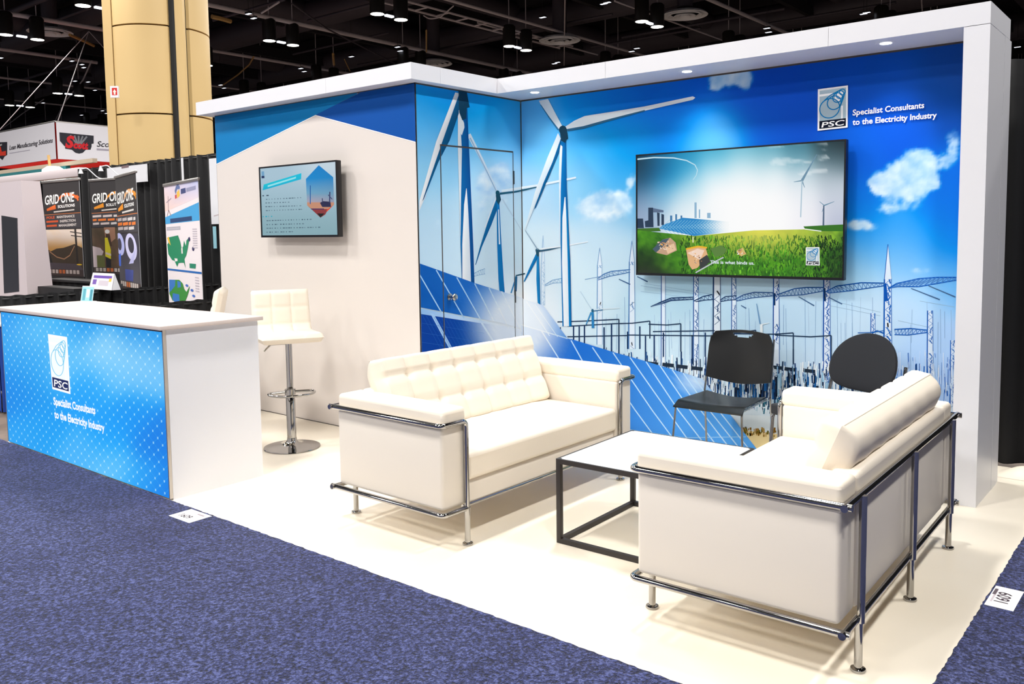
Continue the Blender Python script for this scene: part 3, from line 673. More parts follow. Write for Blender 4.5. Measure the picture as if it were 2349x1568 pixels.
# ------------------------------------------------------------------ sofas: chrome framed two seaters, local x = 0 (back) .. .775 (front), y = +-.80
def make_sofa(label):
    t = thing('loveseat', label, 'sofa', group='white leather loveseats in chrome tube frames')
    MB().rbox(.05, .752, -.636, .636, .178, .292, .012).build('seat_base', M_leather2, t)
    MB().rbox(.11, .775, -.634, .634, .296, .425, .04, 4, crown=.018, cuts=5).build('seat_cushion', M_leather, t)
    for s in (-1, 1):
        y0, y1 = (-.80, -.638) if s < 0 else (.638, .80)
        a = MB().rbox(.032, .766, y0, y1, .19, .578, .016).build('armrest', M_leather2, t)
        MB().rbox(.03, .772, y0+.004, y1-.002, .572, .652, .022, 4, crown=.006, cuts=3).build('arm_pad', M_leather, a)
    b = MB().rbox(.028, .10, -.636, .636, .19, .578, .014).build('back_panel', M_leather2, t)
    MB().rbox(.026, .12, -.640, .640, .572, .652, .024, 4, crown=.008, cuts=3).build('back_rail_pad', M_leather, b)
    # tufted back cushion, leaning back
    W, Hh, T = 1.262, .425, .15
    NX, NZ = 7, 3
    up = Vector((-.165, 0, .405)).normalized(); out = Vector((up.z, 0, -up.x)); org = Vector((.247, 0, .405))
    def face(i, j):
        c = i*NX; r = min(j*NZ*1.0, NZ); rim = min(1, min(i, 1-i)/.022)*min(1, min(j, 1-j)/.05)
        sx = abs(math.sin(math.pi*c)) if .02 < i < .98 else 1
        sz = abs(math.sin(math.pi*(j*2.6+.05)))
        h = (.013*(min(1, sx*1.5)**.7-1)+.010*(min(1, sz*1.3)**.8-1)) if 0 < i < 1 else 0
        pu = -.012*math.exp(-((c-round(c))**2/.012+((j*2.6+.05)-round(j*2.6+.05))**2/.02))
        if j > .80: h = .013*(min(1, sx*1.5)**.7-1)
        edge = math.sqrt(max(0, rim*(2-rim)))
        d = (T*.5)*edge+(h+pu)*edge
        return d
    def front(i, j):
        p = org+up*(j*Hh)+Vector((0, (i-.5)*W, 0)); return p+out*(face(i, j)-.0)
    def back(i, j):
        rim = min(1, min(i, 1-i)/.03)*min(1, min(j, 1-j)/.16); e = math.sqrt(max(0, rim*(2-rim)))
        fold = .0015*math.sin(i*40+3*math.sin(j*5))
        p = org+up*(j*Hh)+Vector((0, (i-.5)*W, 0)); return p-out*((T*.42+.018*sstep(.5, .78, j))*e+fold*e)
    MB().sheet(front, 168, 60).sheet(back, 90, 40).build('back_cushion', M_leather, t)
    pp = [org+up*(j*Hh)+Vector((0, (i-.5)*W, 0)) for i, j in ((.004, .03), (.004, .5), (.004, .97), (.02, .995), (.98, .995), (.996, .97), (.996, .5), (.996, .03))]
    MB().tube(pp, .0045, 8).build('piping', M_leather, t)
    # tube frame
    r = .0125; zt, zb = .587, .176; x0, x1 = .012, .782; ye = .815; yl = .655
    top = arc_pts([(x1, -yl, zb), (x1, -yl, zt), (x1, -ye, zt)], .045)[:-1]+[Vector((x1, -ye+.004, zt))]
    def side(s):
        return arc_pts([(x1, s*yl, .0+zb), (x1, s*yl, zt), (x1, s*ye, zt), (x0-.02, s*ye, zt)], .03, 6)
    for s in (-1, 1):
        MB().tube(side(s), r, 12).build('arm_tube', M_chrome, t)
        MB().tube(arc_pts([(x1, s*(yl-.01), zb), (x1, s*ye, zb), (x0-.02, s*ye, zb)], .025, 5), r, 12).build('lower_side_tube', M_chrome, t)
    MB().tube([(x0, -ye-.02, zt), (x0, ye+.02, zt)], r, 12).build('back_rail', M_chrome, t)
    MB().tube([(x0, -ye-.02, zb), (x0, ye+.02, zb)], r, 12).build('lower_back_rail', M_chrome, t)
    MB().tube([(x1-.03, -yl, zb+.0), (x1-.03, yl, zb)], .009, 10).build('lower_front_rail', M_chrome, t)
    for y in (-yl-.02, 0, yl+.02):
        MB().tube([(x0-.012, y, zb-.01), (x0-.012, y, zt+.005)], .013, 12).build('back_upright', M_chrome, t)
    for x, y in ((x1, -yl), (x1, yl), (x0-.006, -yl-.02), (x0-.006, 0), (x0-.006, yl+.02)):
        l = MB().tube([(x, y, .010), (x, y, zb)], .0135, 14).build('leg', M_chrome, t)
        MB().lathe([(.013, .0), (.024, 0), (.026, .004), (.024, .010), (.013, .014)], 20, (x, y, 0)).build('foot_glide', M_chrome, l)
    return t
sofa = make_sofa('white leather loveseat beside the white panel wall, tufted back cushion facing the coffee table')
sofa.location = (.758, -1.695, 0); sofa.rotation_euler = (0, 0, R(-.6))
s2 = dup(sofa, (3.322, -1.752, 0), R(181.2), 'white leather loveseat nearest the right pillar, seen from behind with its chrome back frame')

# ------------------------------------------------------------------ coffee table
ct = thing('coffee_table', 'low square coffee table with white top and black metal frame between two loveseats', 'table', (1.848, -2.088, 0), R(1.2))
CW, CD, CH, q_ = .675, .70, .402, .024
MB().box(q_*.5, CW-q_*.5, q_*.5, CD-q_*.5, CH-.016, CH-.0005).build('table_top', M_tabletop, ct)
for (x, y) in ((0, 0), (CW-q_, 0), (0, CD-q_), (CW-q_, CD-q_)):
    MB().rbox(x, x+q_, y, y+q_, 0, CH, .002, 2).build('leg', M_blackmetal, ct)
for z, nm in ((0, 'lower_frame'), (CH-q_, 'upper_frame')):
    fr_ = MB(); xs_ = [(q_*.5, q_*.5), (CW-q_*.5, q_*.5), (CW-q_*.5, CD-q_*.5), (q_*.5, CD-q_*.5)]
    fr_.add([(x+sx*(q_*.5-.0006), y+sy*(q_*.5-.0006), zz) for zz in (z+.0006, z+q_-.0006) for k in (1, -1) for (x, y), (sx, sy) in zip(xs_, ((-k, -k), (k, -k), (k, k), (-k, k)))],
            [f for i in range(4) for j in [(i+1) % 4] for f in ((i, j, 8+j, 8+i), (4+i, 4+j, 12+j, 12+i), (i, j, 4+j, 4+i), (8+i, 8+j, 12+j, 12+i))])
    fr_.build(nm, M_blackmetal, ct)

# ------------------------------------------------------------------ bar stools
def make_stool(label):
    t = thing('bar_stool', label, 'stool', group='white tufted bar stools with chrome base')
    b = MB().lathe([(.0, 0), (.187, 0), (.190, .004), (.188, .009), (.15, .014), (.08, .022), (.045, .034), (.034, .052), (.032, .07)], 48).build('base', M_chrome, t)
    MB().lathe([(.031, .06), (.031, .36), (.027, .365), (.027, .40), (.0, .402)], 28).build('column', M_chrome, t)
    MB().lathe([(.0215, .39), (.0215, .725), (.05, .727), (.05, .735)], 24).build('gas_lift', M_chrome, t)
    fr = []
    for k in range(25):
        w = -math.pi*.5+math.pi*k/24; fr.append((.055+.135*math.cos(w)*.95, .152*math.sin(w), .385))
    fr = [(.0, -.035, .385), (.02, -.15, .385)]+fr[1:-1]+[(.02, .15, .385), (.0, .035, .385)]
    f = MB().tube(arc_pts(fr, .03, 4), .009, 10).lathe([(.036, .365), (.036, .405)], 24).build('footrest', M_chrome, t)
    MB().tube(arc_pts([(0, -.02, .715), (0, -.12, .715), (.01, -.165, .675)], .03), .006, 8).build('lift_lever', M_chrome, t)
    MB().box(-.11, .11, -.09, .09, .727, .738).build('seat_plate', M_blackmetal, t)
    # one bent upholstered shell: seat then back, tufted in squares
    prof = []
    def pt(s):      # s 0 front edge .. 1 top of back ; (x, z, nx, nz)
        L1, A, L2 = .34, .13, .238; tot = L1+A+L2; d = s*tot; ang = R(78); rad = A/ang
        if d < L1: return (.195-d, .755+.012*(1-d/L1), 0, 1)
        if d < L1+A:
            a = (d-L1)/rad; return (.195-L1-rad*math.sin(a), .755+rad*(1-math.cos(a)), math.sin(a), math.cos(a))
        e = d-L1-A; x = .195-L1-rad*math.sin(ang)-e*math.cos(ang); z = .755+rad*(1-math.cos(ang))+e*math.sin(ang)
        return (x, z, math.sin(ang), math.cos(ang))
    def shell(sgn):
        def f(i, j):
            x, z, nx, nz = pt(j); w = .405-.02*max(0, j-.5)
            rim = min(1, min(i, 1-i)/.07)*min(1, min(j, 1-j)/.045); e = math.sqrt(max(0, rim*(2-rim)))
            th = .034*e
            if sgn > 0:
                c = abs(math.sin(math.pi*i*3)) if .03 < i < .97 else 1; r_ = abs(math.sin(math.pi*(j*5.9+.16)))
                th += .010*e*(min(1, c*2)**.5*min(1, r_*2)**.5-1)
            return (x+sgn*nx*th, (i-.5)*w, z+sgn*nz*th)
        return f
    MB().sheet(shell(1), 48, 70).sheet(shell(-1), 24, 40).build('seat_shell', M_leather, t)
    return t
st = make_stool('white tufted bar stool standing right of the counter, chrome pedestal in full view')
st.location = (-.655, -1.73, 0); st.rotation_euler = (0, 0, R(-26))
dup(st, (-1.67, -1.92, 0), R(-128), 'white tufted bar stool behind the counter, only its backrest edge showing')

# ------------------------------------------------------------------ black stacking chairs
ROD = .0062
def make_plastic_chair():
    t = thing('stacking_chair', 'black plastic stacking chair with a hand slot in its back against the mural', 'chair', (1.93, -.52, 0), R(0))
    # local: faces -y, origin under the seat; width along x
    def slab(fn, name, m, n=24, k=20, th=.008, hole=None):
        mb = MB(); P = [[Vector(fn(i/n, j/k)) for i in range(n+1)] for j in range(k+1)]
        b = bmesh.new(); V = [[b.verts.new(p) for p in row] for row in P]
        for j in range(k):
            for i in range(n):
                if hole and hole((i+.5)/n, (j+.5)/k): continue
                b.faces.new([V[j][i], V[j][i+1], V[j+1][i+1], V[j+1][i]])
        bmesh.ops.recalc_face_normals(b, faces=b.faces[:]); bmesh.ops.solidify(b, geom=b.faces[:], thickness=th)
        return mb.bm(b).build(name, m, t)
    def seat(i, j):
        x = (i-.5)*.43*(1-.10*j); y = -.21+j*.40; z = .435-.022*math.sin(math.pi*i)*sstep(0, .4, j)-.03*(1-sstep(0, .16, j))+.006*j
        return (x, y, z)
    slab(seat, 'seat', M_plastic)
    def back(i, j):
        tz = j; wid = .428-.01*j; s = 2*i-1
        zl = .525+.285*j
        if j > .6: wid *= 1-.16*((j-.6)/.4)**2.6
        z = zl-.032*math.cos(s*math.pi/2)*(1-j)**2*1.0+.012*math.cos(s*math.pi/2)*j**2
        y = .215+.055*j+.035*math.cos(s*math.pi/2)
        return (s*wid/2, y, z)
    slab(back, 'backrest', M_plastic, 40, 34, .009, lambda i, j: .84 < j < .95 and abs(i-.5) < .17 and (abs(i-.5) < .10 or j > .88) and not (j < .90 and abs(i-.5) > .14) )
    for s in (-1, 1):
        rail = arc_pts([(s*.205, .275, .78), (s*.213, .225, .55), (s*.215, .20, .43), (s*.224, .255, .012)], .06, 6)
        MB().tube(rail, ROD, 10).build('rear_leg', M_chrome, t)
        MB().tube(arc_pts([(s*.20, .17, .425), (s*.208, -.185, .415), (s*.232, -.215, .012)], .04, 6), ROD, 10).build('front_leg', M_chrome, t)
        MB().tube([(s*.2285, -.21, .085), (s*.223, .246, .085)], .005, 8).build('side_stretcher', M_chrome, t)
        for y, x in ((-.2155, .232), (.2555, .224)): MB().lathe([(.008, 0), (.011, .001), (.011, .014), (.007, .018)], 14, (s*x, y, 0)).build('glide', M_black, t)
    MB().tube([(-.228, -.208, .105), (.228, -.208, .105)], .005, 8).build('front_stretcher', M_chrome, t)
    return t
make_plastic_chair()
def make_oval_chair():
    t = thing('guest_chair', 'black upholstered guest chair with a rounded oval back behind the right loveseat', 'chair', (2.60, -.52, 0), R(-24))
    def pad(zf, n=40):
        pass
    # oval back pad, reclined
    rec = R(17); up = Vector((0, math.sin(rec), math.cos(rec))); out = Vector((0, -math.cos(rec), math.sin(rec))); o = Vector((0, .225, .66))
    b = bmesh.new(); bmesh.ops.create_uvsphere(b, u_segments=48, v_segments=28, radius=1)
    for v in b.verts:
        a, c, d = v.co.x, v.co.z, v.co.y
        k = 2.5; s_ = (abs(a)**k+abs(c)**k)**(1/k) or 1; l = math.hypot(a, c); f = l/s_ if s_ else 1
        k2 = 3.4 if c < 0 else 2.05; s2_ = (abs(a)**k2+abs(c)**k2)**(1/k2) or 1; f = l/s2_
        a2, c2 = a*f*.225, c*f*(.205 if c > 0 else .125)
        w = 1-.06*max(0, -c)
        dd = math.copysign(abs(d)**.6, d)*.026
        v.co = o+Vector((a2*w, 0, 0))+up*c2+out*(dd+.03*(a2/.235)**2)
    MB().bm(b).build('backrest', M_fabric, t)
    MB().rbox(-.235, .235, -.25, .22, .415, .475, .028, 4, crown=.012, cuts=4).build('seat', M_fabric, t)
    for s in (-1, 1):
        fr = arc_pts([(s*.238, .262, .70), (s*.245, .215, .50), (s*.248, .25, .012)], .05, 5)
        MB().tube(fr, .010, 10).build('rear_leg', M_chrome, t)
        MB().tube(arc_pts([(s*.245, .21, .42), (s*.248, -.215, .42), (s*.252, -.245, .012)], .04, 5), .010, 10).build('front_leg', M_chrome, t)
        for y, x in ((-.2455, .252), (.2505, .248)): MB().lathe([(.012, 0), (.014, .001), (.014, .014), (.010, .018)], 14, (s*x, y, 0)).build('glide', M_black, t)
    MB().tube([(-.243, .0, .41), (.243, .0, .41)], .008, 8).build('seat_crossbar', M_chrome, t)
    return t
make_oval_chair()

# ------------------------------------------------------------------ counter with a backlit front
X0, X1, Y0, Y1, HCN = -2.42, -.222, -2.862, -2.262, .944
cn = thing('reception_counter', 'white reception counter with a glowing blue front panel at the aisle edge', 'counter', (0, 0, 0))
MB().box(X0, X1, Y0+.02, Y1, .0, HCN).build('body', M_white, cn)
MB().rbox(X0-.02, X1+.03, Y0-.03, Y1+.02, HCN+.003, HCN+.026, .002, 2).build('counter_top', mat('counter_laminate', (212, 197, 190), .4), cn)
MB().box(X0-.001, X1+.001, Y0, Y0+.0185, .009, HCN).build('light_frame', M_alu, cn)
MB().box(X0+.008, X1-.004, Y0-.0006, Y0+.002, HCN-.008, HCN+.001).build('frame_shadow_gap', M_core, cn)
pc = Print()
def cm(u, v): q = onY(u, v, Y0); return (q[0], q[2])
csky = idw([(20, 740, (30, 150, 240)), (60, 760, (96, 196, 250)), (140, 745, (70, 185, 250)), (250, 790, (160, 220, 252)), (330, 800, (150, 215, 252)), (355, 770, (10, 140, 235)), (200, 735, (20, 150, 240)), (300, 752, (10, 140, 235)), (345, 870, (110, 195, 250)), (250, 850, (110, 198, 252)), (90, 850, (50, 170, 245)),
 (150, 830, (100, 195, 250)), (60, 900, (0, 150, 240)), (200, 900, (10, 160, 250)), (320, 950, (0, 150, 245)), (100, 980, (0, 156, 245)), (250, 1000, (0, 158, 250)), (360, 1020, (0, 130, 235)), (60, 1000, (40, 165, 245)), (180, 1040, (70, 180, 250)), (250, 1070, (100, 196, 252)), (330, 1100, (40, 170, 250)), (375, 1120, (0, 120, 230)), (380, 1000, (0, 120, 225)), (28, 900, (0, 130, 230)), (40, 820, (40, 160, 240))], 34.)
def uv_c(a, b):
    d = np.array([a, Y0, b])-CAM; return 1174.5+FPX*(d@CR)/(d@CF), CYP-FPX*(d@CU)/(d@CF)
pc.grid([(X0, 0), (X1, 0), (X1, HCN), (X0, HCN)], 90, 44, lambda a, b: csky(*uv_c(a, b)))
pc.layer()
nx, nz = 22, 28; dx = (X1-X0)/nx; dz = HCN/14
lat = lambda a, b: mixc(csky(*uv_c(a, b)), (200, 238, 255), .17)
for i in range(-15, nx+2):
    for sg in (1, -1):
        q = [(X0+(i+ (k*.5 if sg > 0 else 15-k*.5))*dx, k*dz*.5) for k in range(30)]
        for a, b in zip(q, q[1:]):
            if X0 < a[0] < X1 and a[1] < HCN: pc.line([a, b], .0035, lat(*a))
pc.layer()
for j in range(29):
    for i in range(nx+1):
        a, b = X0+(i+(.5 if j % 2 else 0))*dx, j*dz*.5
        if b < HCN-.01 and a < X1: pc.ell(a, b, .0075, .0075, mixc(csky(*uv_c(a, b)), (225, 250, 255), .62), 10)
pc.map = cm
pc.layer(); emblem(pc, quadmap((110.5, 765.5), (154.5, 772.5), (162.5, 903.5), (121, 891.5), 1.42), True)
pc.layer().text('Specialist Consultants', (125, 927), (221, 949), (-1, -18), (255, 255, 255), bold=.03)
pc.text('to the Electricity Industry', (127, 957), (242, 989), (-1, -18), (255, 255, 255), bold=.03)
pc.build('backlit_graphic', (0, Y0, 0), (1, 0, 0), (0, 0, 1), (0, -1, 0), M_light, cn, [(X0+.010, X1-.008, .012, HCN-.010)], off=.0003)

# brochure holder on the counter's back edge
bh = thing('brochure_holder', 'small teal and white leaflet stand on the back edge of the counter', 'leaflet', (-2.33, -2.30, HCN+.0262), R(12))
pb = Print(); pb.poly([(-.065, 0), (.065, 0), (.065, .11), (-.065, .11)], (150, 206, 222)); pb.layer().poly([(-.05, .008), (-.02, .008), (-.02, .095), (-.05, .095)], (90, 160, 176)); pb.poly([(-.01, .03), (.022, .03), (.022, .09), (-.01, .09)], (226, 214, 208)); pb.poly([(.03, .008), (.056, .008), (.056, .09), (.03, .09)], (70, 140, 160))
pb.build('leaflet', (0, -.004, .001), (1, 0, 0), (0, .2, .98), (0, -.98, .2), M_paper, bh)
MB().box(-.07, .07, -.004, .03, 0, .004).sheet(lambda i, j: ((i-.5)*.135, -.0035+.024*j, .003+.112*j), 1, 1).build('stand', M_white, bh)

# ------------------------------------------------------------------ televisions
def tv(name, label, x0, x1, z0, z1, y, wall_y, bez, chin):
    t = thing(name, label, 'television', ((x0+x1)/2, y, z0))
    w = (x1-x0)/2; h = z1-z0
    MB().rbox(-w, w, .0, .038, 0, h, .004, 2).build('housing', M_tvblack, t)
    b = MB(); b.box(-w, w, -.006, .001, 0, chin).box(-w, w, -.006, .001, h-bez, h).box(-w, -w+bez, -.006, .001, chin, h-bez).box(w-bez, w, -.006, .001, chin, h-bez)
    b.build('bezel', M_tvblack, t)
    MB().box(-w*.35, w*.35, .037, wall_y-y-.001, h*.3, h*.7).build('wall_bracket', M_blackmetal, t)
    return t, w, h
TY = -.10
t1, w1, h1 = tv('television', 'large wall television showing a solar farm and green meadow on the mural wall', 1.0859, 2.4978, 1.1398, 1.9622, TY, -.0, .010, .016)
p = Print()
def t1m(u, v): q = onY(u, v, TY-.002); return (q[0]-(1.0859+2.4978)/2, q[2]-1.1398)
p.map = t1m
tb = idw([(1465, 360, (14, 44, 56)), (1465, 400, (16, 62, 88)), (1470, 440, (60, 110, 150)), (1465, 480, (150, 166, 196)), (1500, 385, (0, 92, 142)), (1520, 350, (0, 110, 156)), (1540, 400, (0, 132, 192)), (1520, 440, (70, 164, 214)), (1500, 470, (170, 196, 220)), (1570, 345, (20, 140, 184)), (1580, 380, (50, 164, 214)), (1590, 420, (190, 230, 244)), (1560, 450, (214, 236, 246)), (1560, 490, (236, 244, 248)),
  (1640, 342, (40, 160, 200)), (1640, 370, (120, 206, 236)), (1640, 400, (244, 252, 254)), (1640, 450, (255, 255, 255)), (1700, 340, (80, 176, 206)), (1700, 370, (196, 232, 242)), (1700, 400, (255, 255, 255)), (1700, 480, (255, 255, 255)), (1760, 335, (60, 150, 176)), (1760, 365, (170, 214, 228)), (1770, 400, (250, 253, 254)), (1800, 480, (255, 255, 255)), (1760, 510, (255, 255, 255)), (1830, 332, (46, 110, 130)), (1830, 360, (110, 170, 190)), (1840, 400, (214, 230, 238)), (1840, 450, (236, 240, 246)), (1850, 500, (244, 242, 248)),
  (1900, 328, (26, 52, 58)), (1935, 330, (16, 30, 36)), (1900, 360, (70, 104, 116)), (1930, 370, (90, 116, 128)), (1900, 400, (190, 204, 214)), (1930, 430, (196, 206, 218)), (1915, 470, (206, 212, 226)), (1930, 510, (186, 192, 214)), (1680, 510, (255, 255, 255)), (1620, 500, (246, 250, 252))], 26.)
def tsky(u, v):
    c = tb(u, v)
    if 1735 < u < 1900 and v < 400:
        n = fbm(u*.016+v*.02, v*.05, 3.); c = mixc(c, (246, 250, 252), sstep(.12, .6, n)*.45)
    return c
p.grid([(1450, 320), (1945, 310), (1945, 560), (1450, 560)], 110, 54, tsky)
p.layer()
rr = random.Random(4)
p.line([(1462, 365), (1500, 361), (1545, 362), (1575, 368), (1594, 378), (1600, 390), (1597, 402), (1590, 412)], 3.4, (190, 226, 240), 1.5)
for a in ([(1487, 476), (1498, 476), (1499, 521), (1487, 521)], [(1461, 501), (1475, 501), (1477, 523), (1461, 523)], [(1479, 507), (1487, 505), (1488, 521), (1480, 521)], [(1507, 487), (1513, 488), (1513, 518), (1508, 518)], [(1517, 490), (1523, 492), (1523, 516), (1517, 516)]): p.poly(a, (34, 56, 82))
p.poly([(1498, 477), (1522, 482), (1522, 487), (1498, 487)], (90, 110, 140))
for a in ((1549, 491, 4, 20), (1561, 494, 4, 18), (1537, 494, 5, 20), (1593, 464, 5, 36), (1603, 480, 3, 20), (1622, 488, 8, 12)): p.poly([(a[0], a[1]), (a[0]+a[2], a[1]), (a[0]+a[2], a[1]+a[3]), (a[0], a[1]+a[3])], mixc((60, 120, 170), (214, 234, 244), .0 if a[0] < 1570 else .55))
tg = lambda u, v: mixc((40, 136, 200), (250, 252, 252), sstep(1590, 1672, u))
p.grid([(1566, 499), (1672, 508), (1672, 532), (1592, 541)], 20, 4, tg); p.grid([(1566, 499), (1592, 541), (1560, 534), (1512, 524)], 6, 6, tg); p.poly([(1512, 524), (1520, 516), (1566, 499)], (40, 136, 200))
p.layer()
for k in range(22):
    u = 1516+k*7; p.line([(u, 519-k*.4), (u+22, 540-k*.5)], .9, mixc((130, 196, 226), (250, 252, 252), sstep(8, 20, k))); p.line([(u+20, 504+k*.2), (u, 524)], .9, mixc((130, 196, 226), (250, 252, 252), sstep(8, 20, k)))
p.layer()
def meadow(u, v):
    s = max(0, 1-math.hypot((u-1745)/215, (v-530)/70)); c = mixc((20, 78, 12), (108, 186, 28), .5+.5*fbm(u*.05, v*.05))
    c = mixc(c, (236, 226, 90), s**.7*.95)
    c = mixc(c, (10, 30, 14), sstep(150, 235, abs(u-1710))*.75*sstep(540, 600, v)); c = mixc(c, (16, 26, 14), sstep(595, 640, v)*sstep(1600, 1480, u)*.8) if u < 1600 else c
    return c
p.poly([(1461, 524), (1512, 522), (1516, 530), (1461, 532)], (60, 110, 30))
p.grid([(1455, 527), (1592, 541), (1592, 645), (1455, 645)], 30, 24, meadow); p.grid([(1592, 541), (1730, 528), (1730, 645), (1592, 645)], 30, 24, meadow); p.grid([(1730, 528), (1945, 524), (1945, 645), (1730, 645)], 44, 24, meadow)
p.poly([(1843, 519), (1900, 516), (1945, 514), (1945, 530), (1885, 530), (1846, 524)], (50, 112, 26)); p.line([(1846, 525), (1884, 530)], 2, (250, 252, 250))
p.layer()
for k in range(1500):
    u = rr.uniform(1560, 1936); v = rr.uniform(546, 640); g_ = mixc((60, 150, 20), (130, 210, 50), rr.random()); g_ = mixc(g_, (8, 44, 8), min(1, rr.random()*.75+.6*sstep(1790, 1920, u)+.3*sstep(1620, 1560, u))); g_ = mixc(g_, (232, 222, 110), max(0, 1-math.hypot((u-1740)/120, (v-545)/40))*.7)
    p.line([(u, v), (u+rr.uniform(-4, 4), v-rr.uniform(5, 11))], rr.uniform(1.2, 3), g_)
p.layer()
p.poly([(1497, 571), (1520, 549), (1538, 545), (1550, 556), (1553, 574), (1530, 585), (1508, 580)], (196, 160, 130)); p.poly([(1497, 571), (1520, 549), (1536, 546), (1520, 566), (1505, 579)], (70, 90, 104))
p.poly([(1526, 566), (1546, 558), (1551, 573), (1532, 582)], (232, 196, 160))
p.poly([(1574, 572), (1600, 564), (1618, 566), (1624, 585), (1600, 614), (1588, 618), (1580, 606)], (226, 178, 130)); p.poly([(1577, 580), (1600, 570), (1616, 574), (1606, 596)], (244, 216, 196)); p.line([(1574, 571), (1602, 565), (1622, 568)], 4, (236, 180, 40)); p.poly([(1604, 596), (1622, 584), (1630, 600), (1606, 620)], (56, 60, 60))
p.poly([(1630, 570), (1655, 562), (1668, 572), (1660, 584), (1640, 590)], (90, 130, 60)); p.poly([(1690, 574), (1704, 568), (1712, 582), (1700, 588)], (214, 190, 120)); p.line([(1596, 625), (1640, 600), (1660, 590)], 3, (190, 196, 200))
for k in range(90):
    rx_, ry_, c0_, c1_ = rr.choice([(1526, 564, 22, 14), (1600, 590, 20, 20), (1700, 578, 8, 8)]); u = rx_+rr.uniform(-1, 1)*c0_*.8; v = ry_+rr.uniform(-1, 1)*c1_*.7
    p.line([(u, v), (u+rr.uniform(-5, 5), v+rr.uniform(-3, 3))], rr.uniform(1, 3.5), rr.choice([(240, 214, 190), (206, 150, 100), (236, 170, 90), (150, 120, 100), (250, 232, 220), (90, 90, 84)]))
p.line([(1590, 543), (1590, 556)], 2.5, (236, 232, 190))
p.layer()
for hub, L in (((1840, 414), ((1874, 354, 6), (1821, 417, 3), (1846, 430, 3))), ((1891, 471, ), ((1914, 462, 3), (1880, 462, 2), (1886, 486, 2)))):
    for a in L: p.line([hub, a[:2]], a[2], (110, 146, 170), 1)
p.line([(1840, 414), (1837, 498)], 2.5, (170, 196, 212)); p.line([(1890, 471), (1889, 517)], 3, (84, 104, 130), 4)
emblem(p, quadmap((1849, 567), (1880, 566.5), (1880.5, 608.5), (1849, 608), 1.42))
p.text('This is what binds us.', (1630, 604), (1731, 606.5), (0, -7.5), (232, 240, 246), bold=.02)
p.build('screen', (0, 0, 0), (1, 0, 0), (0, 0, 1), (0, -1, 0), M_screen, t1, [(-w1+.010, w1-.010, .016, h1-.010)], off=.0006)

SY = -DC-.10
t2, w2, h2 = tv('television', 'small wall television with a pale presentation slide on the white panel', -1.6483, -.7072, 1.4272, 1.9756, SY, -DC, .012, .016)
p = Print()
def t2m(u, v): q = onY(u, v, SY-.002); return (q[0]+(1.6483+.7072)/2, q[2]-1.4272)
p.map = t2m
z5 = lambda x, y: (580+x/7.468, 350+y/7.468)
p.grid([(590, 378), (782, 362), (782, 548), (590, 548)], 20, 16, lambda u, v: mixc(mixc((168, 196, 212), (196, 214, 226), sstep(640, 740, u)*sstep(440, 380, v)), (134, 170, 180), sstep(400, 545, v)))
p.layer()
p.poly([z5(*a) for a in ((185, 545), (830, 350), (825, 455), (165, 645))], [(0, 196, 214), (0, 190, 220), (0, 180, 214), (0, 170, 206)])
hx = [z5(*a) for a in ((1128, 215), (1375, 420), (1390, 890), (1158, 1112), (930, 905), (908, 450))]
p.poly(hx, [(0, 130, 206), (20, 136, 200), (190, 110, 110), (30, 14, 14), (150, 110, 120), (10, 140, 210)])
p.layer()
p.poly([z5(*a) for a in ((908, 450), (1128, 215), (1375, 420), (1382, 700), (920, 700))], [(0, 136, 206), (0, 126, 200), (10, 130, 196), (110, 156, 186), (110, 164, 196)])
p.poly([z5(*a) for a in ((920, 700), (1382, 700), (1388, 850), (928, 850))], [(112, 160, 192), (108, 156, 186), (150, 150, 170), (170, 160, 176)])
p.poly([z5(*a) for a in ((928, 850), (1388, 850), (1390, 890), (1250, 1000), (1010, 965), (930, 905))], (196, 140, 112))
p.poly([z5(*a) for a in ((1010, 965), (1290, 965), (1240, 1060), (1158, 1112), (1060, 1020))], (140, 52, 56))
p.poly([z5(*a) for a in ((1100, 1040), (1230, 1040), (1158, 1112))], (24, 14, 16)); p.poly([z5(*a) for a in ((1260, 985), (1385, 892), (1320, 960), (1270, 1010))], (226, 70, 30))
p.layer()
p.poly([z5(*a) for a in ((1150, 860), (1200, 830), (1330, 840), (1340, 930), (1190, 930))], (36, 36, 74)); p.line([z5(1320, 670), z5(1315, 850)], 3, (60, 70, 110)); p.line([z5(1290, 720), z5(1360, 800)], 2, (60, 70, 110)); p.line([z5(985, 560), z5(985, 880)], 2, (20, 90, 160)); p.line([z5(1190, 780), z5(1195, 850)], 2, (50, 60, 100)); p.line([z5(1000, 965), z5(1220, 965)], 2.4, (70, 40, 90))
p.line([z5(170, 320), z5(175, 400)], 6, (110, 160, 196)); p.poly([z5(*a) for a in ((148, 400), (198, 396), (200, 436), (150, 440))], (20, 46, 92))
p.poly([z5(*a) for a in ((255, 560), (740, 410), (738, 440), (255, 590))], (150, 226, 236))
def rule(x0, y0, x1, y1, c=(74, 96, 112), w=1.9):
    n = int((x1-x0)/46)
    for k in range(n):
        a, b = k/n, (k+.2+.6*random.random())/n
        p.line([z5(x0+(x1-x0)*a, y0+(y1-y0)*a), z5(x0+(x1-x0)*b, y0+(y1-y0)*b)], w, mixc(c, (150, 178, 190), random.random()*.4))
rule(165, 738, 300, 730, (40, 56, 76), 2.4)
for a in ((225, 800, 860, 768), (215, 862, 650, 846), (215, 925, 850, 908), (225, 992, 875, 968)): rule(*a)
rule(170, 1095, 360, 1090, (0, 160, 186), 2.6)
for a in ((235, 1165, 1020, 1140), (235, 1232, 890, 1216), (235, 1295, 1165, 1276), (235, 1362, 710, 1352)): rule(*a, (60, 84, 100), 2.1)
p.build('screen', (0, 0, 0), (1, 0, 0), (0, 0, 1), (0, -1, 0), M_screen, t2, [(-w2+.012, w2-.012, .016, h2-.012)], off=.0006)

